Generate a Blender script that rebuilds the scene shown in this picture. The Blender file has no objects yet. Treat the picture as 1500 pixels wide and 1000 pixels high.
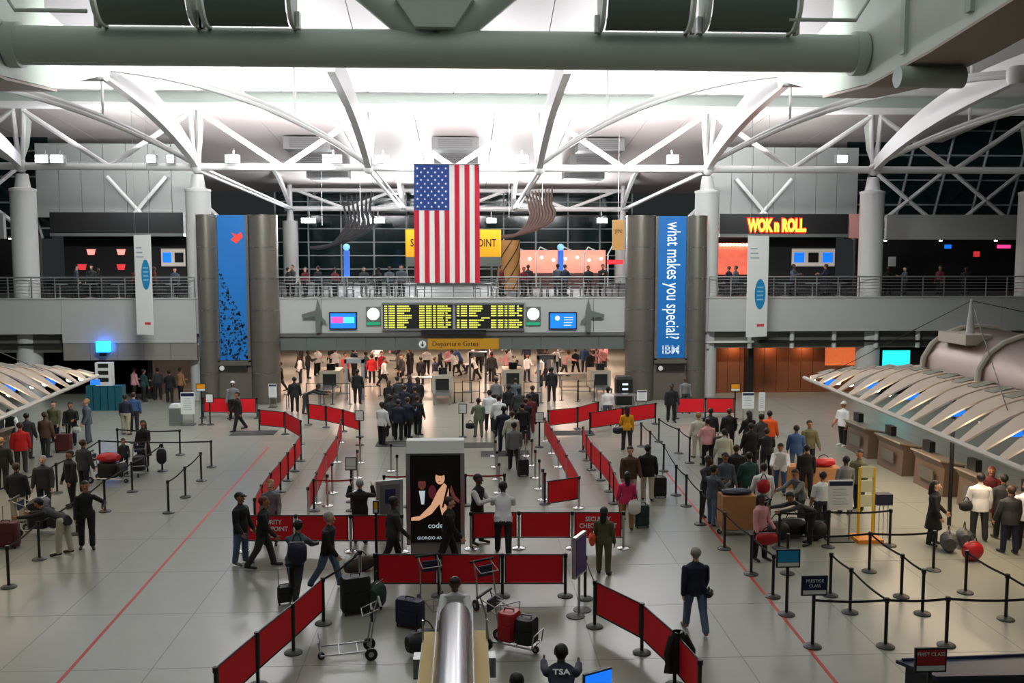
import bpy, bmesh, math, random
import numpy as np
from mathutils import Vector, Matrix
random.seed(7)
S = bpy.context.scene
COL = S.collection
# ---------------------------------------------------------------- camera
F = 1400.0
YAW = math.atan(68 / F)
PIT = math.atan(125 / F)
CAM = Vector((0.6, 0.0, 7.7))
FWD = Vector((math.sin(YAW) * math.cos(PIT), math.cos(YAW) * math.cos(PIT), -math.sin(PIT)))
RGT = Vector((math.cos(YAW), -math.sin(YAW), 0))
UPV = RGT.cross(FWD)
cd = bpy.data.cameras.new('camera')
cam = bpy.data.objects.new('camera', cd)
COL.objects.link(cam)
cam.location = CAM
cam.rotation_euler = (math.pi / 2 - PIT, 0, -YAW)
cd.sensor_width = 36
cd.lens = 36 * F / 1500
cd.clip_end = 500
S.camera = cam
# ---------------------------------------------------------------- world, exposure
wd = bpy.data.worlds.new('night')
S.world = wd
wd.use_nodes = True
wd.node_tree.nodes['Background'].inputs[0].default_value = (0.55, 0.62, 0.66, 1)
wd.node_tree.nodes['Background'].inputs[1].default_value = 0.035
S.view_settings.view_transform = 'Standard'
S.view_settings.look = 'None'
S.view_settings.exposure = 0.0
S.view_settings.gamma = 1.0
S.view_settings.use_curve_mapping = False


def area(name, loc, target, sx, sy, power, col=(1, 1, 1), spread=180):
    l = bpy.data.lights.new(name, 'AREA')
    l.shape = 'RECTANGLE'
    l.size, l.size_y = sx, sy
    l.energy = power
    l.color = col
    l.spread = math.radians(spread)
    o = bpy.data.objects.new(name, l)
    COL.objects.link(o)
    o.location = loc
    d = Vector(target) - Vector(loc)
    o.rotation_euler = d.to_track_quat('-Z', 'Y').to_euler()
    return o


# unseen lights added under the vault for the hall floor; then the checkpoint ceiling lights
for yy in (10, 22, 33):
    for xx in (-9, 0, 9):
        area('hall_fill_light', (xx, yy, 17.8), (xx, yy, 0), 8.5, 10, 185, (0.97, 1.0, 0.93))
# lights added above the pipe housings to brighten the balcony front
for xx in (-9.0, -6.0, 6.4, 9.4):
    area('balcony_fill_light', (xx, 30.9, 16.4), (xx * 1.7, 51, 7.5), 2.6, 1.0, 600, (0.97, 1.0, 0.97), 110)
for xx in (-9.1, 0, 9.1):
    area('roof_wash_light', (xx, 51.0, 12.9), (xx, 55.5, 16.2), 5.5, 0.5, 2300, (1.0, 0.98, 1.0))
    area('roof_wash_light', (xx, 50.6, 12.9), (xx, 46.0, 17.5), 5.5, 0.5, 620, (1.0, 0.97, 1.0))
for xx in (-18, 18):
    area('roof_wash_light', (xx, 51.0, 12.9), (xx, 49, 17), 3, 0.5, 380, (1.0, 0.97, 1.0))
    area('side_roof_light', (xx, 52.6, 12.6), (xx, 60, 15), 3, 0.5, 420, (0.97, 1.0, 1.0))
for xx in (-8.5, -3, 3, 8.5):
    area('far_roof_light', (xx, 76.5, 10.6), (xx, 70, 14.5), 1.6, 0.5, 800, (0.95, 1.0, 1.0))
for xx in (-11, -6.5, -2.2, 2.2, 6.5, 11):
    for yy in (56, 64, 72):
        area('checkpoint_light', (xx, yy, 2.93), (xx, yy, 0), 1.2, 3, 190, (1.0, 0.66, 0.52))
for sg in (-1, 1):
    area('counter_light', (sg * 14.2, 27, 3.1), (sg * 14.2, 27, 0), 1.0, 12, 330 if sg > 0 else 110, (1.0, 0.76, 0.52))


# ---------------------------------------------------------------- pixel <-> place (camera calibration)
def ray(px, py):
    return FWD * F + RGT * (px - 750) - UPV * (py - 500)


def G(px, py, z=0.0):
    d = ray(px, py)
    t = (z - CAM.z) / d.z
    return CAM + d * t


def W(px, py, Y):
    d = ray(px, py)
    return CAM + d * ((Y - CAM.y) / d.y)


# ---------------------------------------------------------------- materials
def lin(v):
    v /= 255.0
    return v / 12.92 if v <= 0.04045 else ((v + 0.055) / 1.055) ** 2.4


MC = {}


def mat(name, rgb, rough=0.55, metal=0.0, emis=0.0, noise=0.0, scale=8.0, bump=0.0, coat=0.0, ecol=None, alpha=1.0, trans=0.0):
    if name in MC:
        return MC[name]
    m = bpy.data.materials.new(name)
    m.use_nodes = True
    nt = m.node_tree
    b = nt.nodes['Principled BSDF']
    c = tuple(lin(v) for v in rgb) + (1,)
    b.inputs['Base Color'].default_value = c
    b.inputs['Roughness'].default_value = rough
    b.inputs['Metallic'].default_value = metal
    b.inputs['Coat Weight'].default_value = coat
    b.inputs['Alpha'].default_value = alpha
    b.inputs['Transmission Weight'].default_value = trans
    if emis:
        e = tuple(lin(v) for v in (ecol or rgb)) + (1,)
        b.inputs['Emission Color'].default_value = e
        b.inputs['Emission Strength'].default_value = emis
    if noise or bump:
        tc = nt.nodes.new('ShaderNodeTexCoord')
        nz = nt.nodes.new('ShaderNodeTexNoise')
        nz.inputs['Scale'].default_value = scale
        nz.inputs['Detail'].default_value = 5
        nt.links.new(tc.outputs['Object'], nz.inputs['Vector'])
        if noise:
            mx = nt.nodes.new('ShaderNodeMix')
            mx.data_type = 'RGBA'
            mx.inputs[6].default_value = tuple(x * (1 - noise) for x in c[:3]) + (1,)
            mx.inputs[7].default_value = tuple(min(1, x * (1 + noise)) for x in c[:3]) + (1,)
            nt.links.new(nz.outputs['Fac'], mx.inputs[0])
            nt.links.new(mx.outputs[2], b.inputs['Base Color'])
        if bump:
            bp = nt.nodes.new('ShaderNodeBump')
            bp.inputs['Strength'].default_value = bump
            bp.inputs['Distance'].default_value = 0.02
            nt.links.new(nz.outputs['Fac'], bp.inputs['Height'])
            nt.links.new(bp.outputs['Normal'], b.inputs['Normal'])
    MC[name] = m
    return m


M_FLOOR = mat('terrazzo', (146, 149, 138), 0.3, noise=0.08, scale=1.3)
M_JOINT = mat('joint_strip', (122, 124, 115), 0.4)
M_WHITE = mat('white_paint', (214, 216, 214), 0.45, noise=0.04, scale=2)
M_STEEL = mat('white_steel', (222, 222, 222), 0.38, noise=0.03, scale=3)
M_GREY = mat('grey_green_paint', (158, 170, 162), 0.5, noise=0.05, scale=2)
M_GIRD = mat('girder_paint', (176, 186, 178), 0.55, noise=0.05, scale=2)
M_FASC = mat('fascia_plaster', (176, 178, 176), 0.7, noise=0.04, scale=1.2)
M_COLM = mat('column_paint', (200, 202, 200), 0.6, noise=0.03, scale=2)
M_CLAD = mat('brushed_cladding', (120, 116, 108), 0.38, metal=0.55, noise=0.08, scale=3)
M_BAND = mat('steel_band', (190, 188, 180), 0.25, metal=0.9)
M_SOFF = mat('soffit_metal', (128, 136, 132), 0.3, metal=0.5, noise=0.05)
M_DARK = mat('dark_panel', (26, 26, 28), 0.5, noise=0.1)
M_BLACK = mat('black_plastic', (18, 18, 20), 0.45)
M_POST = mat('black_post', (24, 25, 28), 0.4, noise=0.05)
M_BASE = mat('cast_base', (58, 60, 58), 0.5, noise=0.1)
M_CHROME = mat('chrome', (200, 200, 200), 0.18, metal=1.0)
M_BELT = mat('belt_web', (22, 24, 32), 0.8)
M_RED = mat('red_banner', (228, 10, 30), 0.7, noise=0.06, scale=3)
M_REDL = mat('red_line', (186, 52, 40), 0.5)
M_REDB = mat('red_belt', (150, 20, 26), 0.8)
M_ROOF = mat('roof_sheet', (226, 224, 226), 0.5, noise=0.03)
M_PINK = mat('roof_lining', (214, 204, 202), 0.55, noise=0.03)
M_VENT = mat('vent_metal', (76, 74, 74), 0.5, metal=0.2)
M_LOUV = mat('louver_dark', (42, 42, 44), 0.5)
M_GLASSN = mat('night_glass', (14, 34, 36), 0.1, coat=0.2)
M_MULL = mat('mullion', (150, 158, 158), 0.5)
M_LAMP = mat('lamp_lens', (255, 255, 255), 0.4, emis=40, ecol=(240, 244, 255))
M_LAMPW = mat('warm_lens', (255, 245, 230), 0.4, emis=25, ecol=(255, 240, 215))
M_CANOPY = mat('canopy_fabric', (226, 206, 186), 0.7, noise=0.04)
M_CANG = mat('canopy_panel', (170, 164, 150), 0.6)
M_TUBE = mat('cream_tube', (214, 204, 192), 0.45)
M_BARREL = mat('bronze_cladding', (118, 98, 86), 0.35, metal=0.4, noise=0.12, scale=2)
M_WOODW = mat('timber_panel', (132, 78, 48), 0.5, noise=0.12, scale=3)
M_COUNT = mat('counter_bronze', (104, 86, 72), 0.45, noise=0.1)
M_TOP = mat('counter_top', (150, 138, 124), 0.3)
M_CARD = mat('cardboard', (176, 124, 78), 0.85, noise=0.08, scale=6)
M_TAPE = mat('packing_tape', (140, 92, 54), 0.4)
M_PAPER = mat('sign_white', (226, 228, 226), 0.6)
M_YEL = mat('yellow_sign', (240, 178, 16), 0.5, emis=0.25)
M_YELD = mat('amber_sign', (190, 136, 12), 0.5)
M_INK = mat('sign_ink', (24, 22, 20), 0.6)
M_NAVY = mat('navy_print', (18, 30, 74), 0.5)
M_CYAN = mat('cyan_screen', (40, 215, 215), 0.4, emis=1.3)
M_SCRB = mat('blue_screen', (20, 110, 230), 0.4, emis=1.1)
M_SCRP = mat('pink_screen', (250, 70, 150), 0.4, emis=1.1)
M_SCRT = mat('teal_screen', (80, 220, 190), 0.4, emis=1.0)
M_LED = mat('led_yellow', (224, 226, 90), 0.5, emis=1.0)
M_SILV = mat('silver_metal', (176, 178, 180), 0.3, metal=0.8)
M_BLUEB = mat('banner_blue', (8, 104, 180), 0.5, emis=0.14, noise=0.12, scale=1.2)
M_PRINT = mat('white_print', (232, 234, 236), 0.6)
M_TEXTW = mat('banner_text_white', (220, 232, 240), 0.5, emis=0.5)


# ---------------------------------------------------------------- mesh building
class MB:
    def __init__(s):
        s.v = []
        s.f = []

    def quadgrid(s, rows, closed_u=False, closed_v=False):
        b = len(s.v)
        n, m = len(rows), len(rows[0])
        for r in rows:
            s.v += [tuple(p) for p in r]
        for i in range(n - (0 if closed_v else 1)):
            for j in range(m - (0 if closed_u else 1)):
                a = b + i * m + j
                c_ = b + i * m + (j + 1) % m
                d = b + ((i + 1) % n) * m + (j + 1) % m
                e = b + ((i + 1) % n) * m + j
                s.f.append((a, c_, d, e))
        return s

    def box(s, c, sz, rz=0.0, rot=None):
        R = rot if rot is not None else Matrix.Rotation(rz, 3, 'Z')
        b = len(s.v)
        for z in (-.5, .5):
            for x, y in ((-.5, -.5), (.5, -.5), (.5, .5), (-.5, .5)):
                s.v.append(tuple(Vector(c) + R @ Vector((x * sz[0], y * sz[1], z * sz[2]))))
        for q in ((3, 2, 1, 0), (4, 5, 6, 7), (0, 1, 5, 4), (1, 2, 6, 5), (2, 3, 7, 6), (3, 0, 4, 7)):
            s.f.append(tuple(b + k for k in q))
        return s

    def bb(s, lo, hi):
        return s.box([(a + b) / 2 for a, b in zip(lo, hi)], [abs(b - a) for a, b in zip(lo, hi)])

    def tube(s, pts, r, n=8, cap=True):
        pts = [Vector(p) for p in pts]
        rs = r if isinstance(r, (list, tuple)) else [r] * len(pts)
        rows = []
        ref = None
        for i, p in enumerate(pts):
            a = pts[max(0, i - 1)]
            c = pts[min(len(pts) - 1, i + 1)]
            t = (c - a).normalized()
            if ref is None:
                ref = Vector((0, 0, 1)) if abs(t.z) < .9 else Vector((1, 0, 0))
            u = t.cross(ref).normalized()
            w = u.cross(t)
            ref = w
            rows.append([p + (u * math.cos(k * 2 * math.pi / n) + w * math.sin(k * 2 * math.pi / n)) * rs[i] for k in range(n)])
        b = len(s.v)
        s.quadgrid(rows, closed_u=True)
        if cap:
            s.f.append(tuple(b + k for k in range(n))[::-1])
            e = b + (len(rows) - 1) * n
            s.f.append(tuple(e + k for k in range(n)))
        return s

    def lathe(s, prof, c=(0, 0, 0), n=16):
        rows = [[(c[0] + r * math.cos(k * 2 * math.pi / n), c[1] + r * math.sin(k * 2 * math.pi / n), c[2] + z) for k in range(n)] for r, z in prof]
        b = len(s.v)
        s.quadgrid(rows, closed_u=True)
        s.f.append(tuple(b + k for k in range(n))[::-1])
        e = b + (len(rows) - 1) * n
        s.f.append(tuple(e + k for k in range(n)))
        return s

    def ell(s, c, r, n=10, m=7):
        rows = []
        for i in range(m):
            a = -math.pi / 2 + math.pi * (i + .02) / (m - 1 + .04)
            rows.append([(c[0] + r[0] * math.cos(a) * math.cos(k * 2 * math.pi / n), c[1] + r[1] * math.cos(a) * math.sin(k * 2 * math.pi / n), c[2] + r[2] * math.sin(a)) for k in range(n)])
        b = len(s.v)
        s.quadgrid(rows, closed_u=True)
        s.f.append(tuple(b + k for k in range(n))[::-1])
        e = b + (m - 1) * n
        s.f.append(tuple(e + k for k in range(n)))
        return s

    def prism(s, poly, axis, lo, hi):
        """poly: 2d outline; axis 'x','y','z' is the extrusion axis"""
        def P(a, b, t):
            return {'x': (t, a, b), 'y': (a, t, b), 'z': (a, b, t)}[axis]
        b = len(s.v)
        n = len(poly)
        s.v += [P(a, c, lo) for a, c in poly] + [P(a, c, hi) for a, c in poly]
        s.f.append(tuple(range(b, b + n))[::-1])
        s.f.append(tuple(range(b + n, b + 2 * n)))
        for i in range(n):
            j = (i + 1) % n
            s.f.append((b + i, b + j, b + n + j, b + n + i))
        return s

    def mesh(s, name, m=None, smooth=False):
        me = bpy.data.meshes.new(name)
        me.from_pydata([tuple(v) for v in s.v], [], s.f)
        bm = bmesh.new()
        bm.from_mesh(me)
        bmesh.ops.recalc_face_normals(bm, faces=bm.faces)
        bm.to_mesh(me)
        bm.free()
        if m:
            me.materials.append(m)
        if smooth:
            me.shade_smooth()
            try:
                me.set_sharp_from_angle(angle=math.radians(40))
            except Exception:
                pass
        return me

    def build(s, name, m, parent=None, smooth=False, loc=None, rz=0):
        return ob(name, s.mesh(name, m, smooth), parent, loc, rz)


def ob(name, me, parent=None, loc=None, rz=0):
    o = bpy.data.objects.new(name, me)
    COL.objects.link(o)
    if parent is not None:
        o.parent = parent
    if loc is not None:
        o.location = loc
    if rz:
        o.rotation_euler.z = rz
    return o


def tag(o, label, cat, group=None):
    o['label'] = label
    o['category'] = cat
    if group:
        o['group'] = group
    return o


def thing(name, label, cat, loc=(0, 0, 0), rz=0, group=None):
    o = ob(name, None, None, loc, rz)
    o.empty_display_size = .2
    return tag(o, label, cat, group)


def struct(name, label=None, loc=None):
    o = ob(name, None, None, loc)
    o['kind'] = 'structure'
    if label:
        o['label'] = label
    return o


def dup(root, loc, rz=None, label=None, group=None):
    r = root.copy()
    COL.objects.link(r)
    r.location = loc
    if rz is not None:
        r.rotation_euler = (0, 0, rz)
    if label:
        r['label'] = label
    if group:
        r['group'] = group
    for ch in list(root.children):
        c = ch.copy()
        COL.objects.link(c)
        c.parent = r
        for g in list(ch.children):
            d = g.copy()
            COL.objects.link(d)
            d.parent = c
    return r


def text(body, size, m, parent, loc, rot=(math.pi / 2, 0, 0), name='lettering', align='CENTER', bold=0.0, sx=1.0, ext=0.005):
    cu = bpy.data.curves.new(name, 'FONT')
    cu.body = body
    cu.size = size
    cu.align_x = align
    cu.align_y = 'CENTER'
    cu.extrude = ext
    cu.offset = bold
    cu.resolution_u = 3
    t = bpy.data.objects.new('tmp', cu)
    COL.objects.link(t)
    dg = bpy.context.evaluated_depsgraph_get()
    me = bpy.data.meshes.new_from_object(t.evaluated_get(dg))
    bpy.data.objects.remove(t)
    me.materials.clear()
    me.materials.append(m)
    o = ob(name, me, parent, loc)
    o.rotation_euler = rot
    o.scale = (sx, 1, 1)
    return o


def bez(a, b, c, n=12):
    a, b, c = Vector(a), Vector(b), Vector(c)
    return [(a * (1 - t) ** 2 + b * 2 * t * (1 - t) + c * t * t) for t in [i / (n - 1) for i in range(n)]]
# ================================================================ SETTING
YB = 51.0          # plane of the balcony front
def fx(px, Y=YB): return W(px, 420, Y).x
def fz(py, Y=YB): return W(661, py, Y).z
Z2 = fz(437)       # upper floor level
ZB = fz(487)
COLX = (-31.8, -22.7, -13.6, 13.8, 23.0, 32.0)
NODES = (-31.8, -22.7, -13.6, -4.55, 4.6, 13.8, 23.0, 32.0)

floor = struct('floor', 'pale polished terrazzo hall floor with thin joint strips')
MB().bb((-45, -6, -.3), (45, 90, 0)).build('terrazzo_slab', M_FLOOR, floor)
sx = MB().bb((-.012, -6, 0), (.012, 52, .0015)).mesh('divider_strip', M_JOINT)
for i in range(-9, 10):
    ob('divider_strip', sx, floor, (i * 2.8 + .3, 0, 0))
sy = MB().bb((-26, -.012, 0), (26, .012, .0015)).mesh('divider_strip', M_JOINT)
for i in range(0, 19):
    ob('divider_strip', sy, floor, (0, i * 2.8 + .8, 0))
for a, b in (((393, 655), (60, 1028)), ((975, 690), (1250, 1031))):
    p, q = G(*a), G(*b)
    d = q - p
    mb = MB().box(((p + q) / 2) + Vector((0, 0, .002)), (.07, d.length, .004), math.atan2(-d.x, d.y))
    mb.build('red_line', M_REDL, floor)

# ---- balcony: slab, fascia, soffits
bal = struct('floor_upper', 'upper floor slab behind the balcony front')
MB().bb((-45, YB + .35, Z2 - .45), (45, 92, Z2)).build('upper_slab', mat('upper_floor', (50, 54, 53), .6), bal)
wf = struct('wall_balcony', 'pale grey balcony front running across the hall')
xs = [-45] + [fx(p) for p in (88, 286, 470, 870, 1038)] + [30, 45]
for i in range(len(xs) - 1):
    zb = ZB - (fz(487) - fz(500) if i == 1 else 0)
    MB().bb((xs[i] + .01, YB, zb), (xs[i + 1] - .01, YB + .35, Z2)).build('fascia_panel', M_FASC, wf)
MB().bb((-45, YB - .06, Z2), (45, YB + .4, Z2 + .05)).build('coping', M_FASC, wf)
MB().bb((fx(404), YB - .12, fz(492)), (fx(920), YB + .3, ZB)).build('ledge', mat('ledge_grey', (92, 92, 90), .5), wf)
# soffit bands over the openings
zo = fz(512)
for i in range(12):
    a = fx(404) + (fx(920) - fx(404)) * i / 12
    b = fx(404) + (fx(920) - fx(404)) * (i + 1) / 12
    MB().bb((a + .01, YB + .02, zo), (b - .01, YB + .2, fz(492))).build('soffit_panel', M_SOFF, wf)
for i in range(5):
    a = fx(88) + (fx(286) - fx(88)) * i / 5
    b = fx(88) + (fx(286) - fx(88)) * (i + 1) / 5
    MB().bb((a + .01, YB + .05, fz(525)), (b - .01, YB + .3, fz(500))).build('soffit_panel', mat('soffit_warm', (168, 164, 154), .3, metal=.4), wf)
for i in range(10):
    a = fx(1040) + 2.35 * i
    MB().bb((a + .01, YB + .6, fz(513)), (a + 2.33, YB + .75, ZB)).build('soffit_panel', mat('soffit_dim', (120, 120, 114), .4, metal=.3), wf)
    MB().lathe([(.13, 0), (.13, ZB - fz(513))], (a, YB + .4, fz(513)), 10).build('soffit_pin', M_COLM, wf)
for i in range(6):
    a = fx(88) - 2.4 * (i + 1)
    MB().bb((a + .01, YB + .6, fz(515)), (a + 2.38, YB + .75, ZB)).build('soffit_panel', mat('soffit_dim', (120, 120, 114), .4), wf)
# ceilings under the balcony
uc = struct('ceiling_lower', 'low ceiling above the checkpoint and lower shops')
MB().bb((-16.3, YB + .2, 3.0), (16.3, 84, 3.1)).build('checkpoint_ceiling', M_WHITE, uc)
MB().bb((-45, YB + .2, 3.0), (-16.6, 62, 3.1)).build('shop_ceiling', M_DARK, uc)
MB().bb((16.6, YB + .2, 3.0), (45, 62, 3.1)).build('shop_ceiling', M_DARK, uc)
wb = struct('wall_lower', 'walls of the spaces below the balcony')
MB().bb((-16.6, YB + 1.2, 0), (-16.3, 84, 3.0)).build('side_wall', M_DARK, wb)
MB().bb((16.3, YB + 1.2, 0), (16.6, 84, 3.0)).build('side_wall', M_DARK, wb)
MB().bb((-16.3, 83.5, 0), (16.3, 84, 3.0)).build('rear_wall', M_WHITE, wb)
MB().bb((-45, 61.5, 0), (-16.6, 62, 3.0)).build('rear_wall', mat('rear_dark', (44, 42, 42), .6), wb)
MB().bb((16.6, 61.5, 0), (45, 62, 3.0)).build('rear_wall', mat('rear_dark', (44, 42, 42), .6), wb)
# timber wall on the right
x0, x1 = fx(1050, 53), fx(1212, 53)
for i in range(9):
    a = x0 + (x1 - x0) * i / 9
    b = x0 + (x1 - x0) * (i + 1) / 9
    MB().bb((a + .012, 53, 0), (b - .012, 53.15, 2.95)).build('timber_panel', M_WOODW, wb)
for i in range(3):
    area('timber_downlight', (x0 + 1 + i * 2.0, 52.6, 2.8), (x0 + 1 + i * 2.0, 53, 1.4), .3, .2, 14, (1, .55, .3))

# ---- white columns
for i, x in enumerate(COLX):
    c = struct('column', 'tall round white column rising through the balcony')
    MB().lathe([(.65, 0), (.65, fz(279, 52) - .1)], (x, 52.1, 0), 24).build('shaft', M_COLM, c, True)
    MB().lathe([(.68, 0), (.68, .12), (.4, .2), (.3, .9)], (x, 52.1, fz(279, 52) - .1), 20).build('capital', M_STEEL, c, True)
for x in (-13.6, 13.6):
    c = struct('column', 'slimmer white column at the rear window row')
    MB().lathe([(.62, 0), (.62, 5.1)], (x, 79, Z2), 20).build('shaft', M_COLM, c, True)
    MB().lathe([(.3, 0), (.2, 1.2)], (x, 79, Z2 + 5.1), 12).build('capital', M_STEEL, c, True)

# ---- grey clad pylons carrying the tall blue banners
def pylon(pxa, pxb, ba, bb_, label):
    t = struct('pylon', label)
    Y0 = 49.9
    xa, xb = W(pxa, 420, Y0).x, W(pxb, 420, Y0).x
    xba, xbb = W(ba, 420, Y0).x, W(bb_, 420, Y0).x
    ztop = W(661, 315, Y0).z
    for (l, r) in ((xa, xba - .1), (xbb + .1, xb)):
        R = (r - l) / 2
        segs = 6
        for k in range(segs):
            z0 = ztop * k / segs
            z1 = ztop * (k + 1) / segs
            MB().lathe([(R, z0 + .02), (R, z1 - .03)], ((l + r) / 2, Y0 + R, 0), 24).build('cladding_panel', M_CLAD, t, True)
            MB().lathe([(R + .012, z1 - .035), (R + .012, z1 + .015)], ((l + r) / 2, Y0 + R, 0), 24).build('steel_band', M_BAND, t, True)
    MB().bb((xba - .3, Y0 + .55, 0), (xbb + .3, Y0 + 1.4, ztop - .05)).build('core', M_CLAD, t)
    return t, xba, xbb, Y0, ztop
pylon_l = pylon(286, 404, 317, 358, 'grey metal clad pylon carrying the blue reef banner')
pylon_r = pylon(920, 1038, 966, 1007, 'grey metal clad pylon carrying the blue slogan banner')

# ---- upper level back: window wall, side walls, shop fronts
win = struct('window_1', 'tall night window grid behind the food court')
YW = 83.0
xw0, xw1 = W(404, 350, YW).x, W(925, 350, YW).x
zw0, zw1 = Z2, W(661, 276, YW).z
nc, nr = 11, 7
for i in range(nc + 1):
    x = xw0 + (xw1 - xw0) * i / nc
    MB().bb((x - .06, YW - .15, zw0), (x + .06, YW, zw1)).build('mullion', M_MULL, win)
for j in range(nr + 1):
    z = zw0 + (zw1 - zw0) * j / nr
    MB().bb((xw0, YW - .12, z - .05), (xw1, YW - .02, z + .05)).build('transom', M_MULL, win)
pw, ph = (xw1 - xw0) / nc, (zw1 - zw0) / nr
pane = MB().bb((.05, 0, .04), (pw - .05, .03, ph - .04)).mesh('pane', M_GLASSN)
for i in range(nc):
    for j in range(nr):
        ob('pane', pane, win, (xw0 + pw * i, YW, zw0 + ph * j))
wu = struct('wall_upper', 'upper level side walls with vertical metal panels')
M_PANW = mat('wall_panel_grey', (150, 154, 152), .6, noise=.04)
for sg in (-1, 1):
    for i in range(7):
        x = sg * (16.0 + i * 1.35)
        MB().bb((min(x, x + sg * 1.32), 60, Z2 + 4.6), (max(x, x + sg * 1.32), 60.2, 14.5)).build('wall_panel', M_PANW, wu)
    MB().bb((min(sg * 25.6, sg * 45), 56, fz(350, 56)), (max(sg * 25.6, sg * 45), 56.3, fz(313, 56))).build('bulkhead', M_FASC, wu)
    MB().bb((min(sg * 25.6, sg * 45), 60.5, Z2), (max(sg * 25.6, sg * 45), 60.8, 9)).build('shop_recess', M_DARK, wu)
# side glazing right and left (dark, raked mullions)
for n_, sg in ((2, -1), (3, 1)):
    w2 = struct('window_%d' % n_, 'dark raked side glazing with slanted mullions')
    a, b = sorted((sg * 25.5, sg * 46))
    MB().bb((a, 62, 8.8), (b, 62.1, 17)).build('pane', M_GLASSN, w2)
    for i in range(8):
        x = sg * (26 + i * 2.5)
        MB().tube([(x, 61.9, 8.8), (x + sg * 1.9, 61.9, 17)], .09, 6).build('mullion', M_MULL, w2)
    for j in range(5):
        MB().bb((a, 61.85, 9.4 + j * 1.6), (b, 61.95, 9.5 + j * 1.6)).build('transom', M_MULL, w2)
    for k in range(4):
        x = sg * (26 + k * 5)
        MB().tube([(x, 59.5, 9.2), (x + sg * 5, 59.5, 13.2)], .13, 6).build('brace', M_STEEL, w2)
        MB().tube([(x + sg * 5, 59.5, 9.2), (x, 59.5, 13.2)], .13, 6).build('brace', M_STEEL, w2)

# ================================================================ ROOF
rf = struct('ceiling', 'uplit white vaulted roof lining of curved metal sheets')
prof = [(52.3, 16.3), (49.5, 17.1), (46, 18.0), (42, 18.9), (38, 19.6), (33, 20.2), (27, 20.6), (21, 20.6), (14, 20.2), (7, 19.4), (0, 18.2)]
edges = [-31.8, -22.7, -13.6, -9.1, -4.55, 0, 4.55, 9.1, 13.6, 22.7, 31.8]
for i in range(len(edges) - 1):
    for j in range(len(prof) - 1):
        (ya, za), (yb, zb) = prof[j], prof[j + 1]
        xa, xb = edges[i] + .02, edges[i + 1] - .02
        mb = MB().quadgrid([[(xa, ya, za), (xb, ya, za), (xb, ya, za + .1), (xa, ya, za + .1)], [(xa, yb + .03, zb), (xb, yb + .03, zb), (xb, yb + .03, zb + .1), (xa, yb + .03, zb + .1)]], closed_u=True)
        mb.build('roof_sheet', M_ROOF, rf)
rp = [(52.6, 16.0), (57, 15.6), (62, 15.1), (67, 14.6), (72, 14.1), (77, 13.6), (83.2, 13.1)]
edges2 = [-31.8, -27, -22.7, -18, -13.6, -11.3, -6.8, -2.3, 2.3, 6.8, 11.3, 13.6, 18, 22.7, 27, 31.8]
for i in range(len(edges2) - 1):
    for j in range(len(rp) - 1):
        (ya, za), (yb, zb) = rp[j], rp[j + 1]
        xa, xb = edges2[i] + .02, edges2[i + 1] - .02
        mb = MB().quadgrid([[(xa, ya, za), (xb, ya, za), (xb, ya, za + .1), (xa, ya, za + .1)], [(xa, yb - .03, zb), (xb, yb - .03, zb), (xb, yb - .03, zb + .1), (xa, yb - .03, zb + .1)]], closed_u=True)
        mb.build('lining_panel', M_PINK, rf)
MB().bb((-32, 52.2, 15.55), (32, 52.6, 16.35)).build('edge_beam', M_GIRD, rf)
MB().tube([(-32, 51.9, 15.55), (32, 51.9, 15.55)], .2, 10).build('edge_tube', M_STEEL, rf, True)

# stepped vent boxes on the lining
for bx_ in (-9.1, 0, 9.1):
    v = thing('ceiling_vent', 'stepped grey air vent with dark louvres under the roof lining', 'vent', (bx_, 60, 14.9), 0, 'stepped roof vents')
    for k, (dy, w, dz) in enumerate(((0, 2.9, .1), (4.2, 2.9, -.45), (8.6, 2.9, -.95))):
        MB().bb((-w / 2, dy, dz - .75), (w / 2, dy + 2.0, dz)).build('vent_box', M_VENT, v)
        for s_ in range(5):
            MB().box((0, dy - .03, dz - .15 - s_ * .12), (w * .72, .06, .07)).build('louvre', M_LOUV, v)

# ---- longitudinal truss at the columns
tr = struct('roof_truss', 'white tubular roof truss above the balcony columns')
ZC = W(661, 246, 52).z
ZT = 15.4
MB().tube([(-32, 52, ZC), (32, 52, ZC)], .2, 10).build('bottom_chord', M_STEEL, tr, True)
for i, x in enumerate(NODES):
    for s_ in (-.28, .28):
        MB().tube([(x + s_ * .3, 52, ZC), (x + s_, 52, ZT)], .13, 8).build('post', M_STEEL, tr, True)
    MB().prism([(52.2, ZC + .2), (52.2, ZT), (53.4, ZT - .5), (53.0, ZC + 1.2)], 'x', x - .05, x + .05).build('gusset_plate', M_GIRD, tr)
    MB().ell((x, 52, ZC), (.34, .34, .34)).build('node', M_STEEL, tr, True)
    if i < len(NODES) - 1:
        xm = (x + NODES[i + 1]) / 2
        if not (-13.7 < x < -13.5 or 4.5 < x < 4.6 or 1) or True:
            MB().tube([(x + .2, 52, ZT - .1), (xm, 52, ZC)], .14, 8).build('diagonal', M_STEEL, tr, True)
            MB().tube([(NODES[i + 1] - .2, 52, ZT - .1), (xm, 52, ZC)], .14, 8).build('diagonal', M_STEEL, tr, True)
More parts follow.
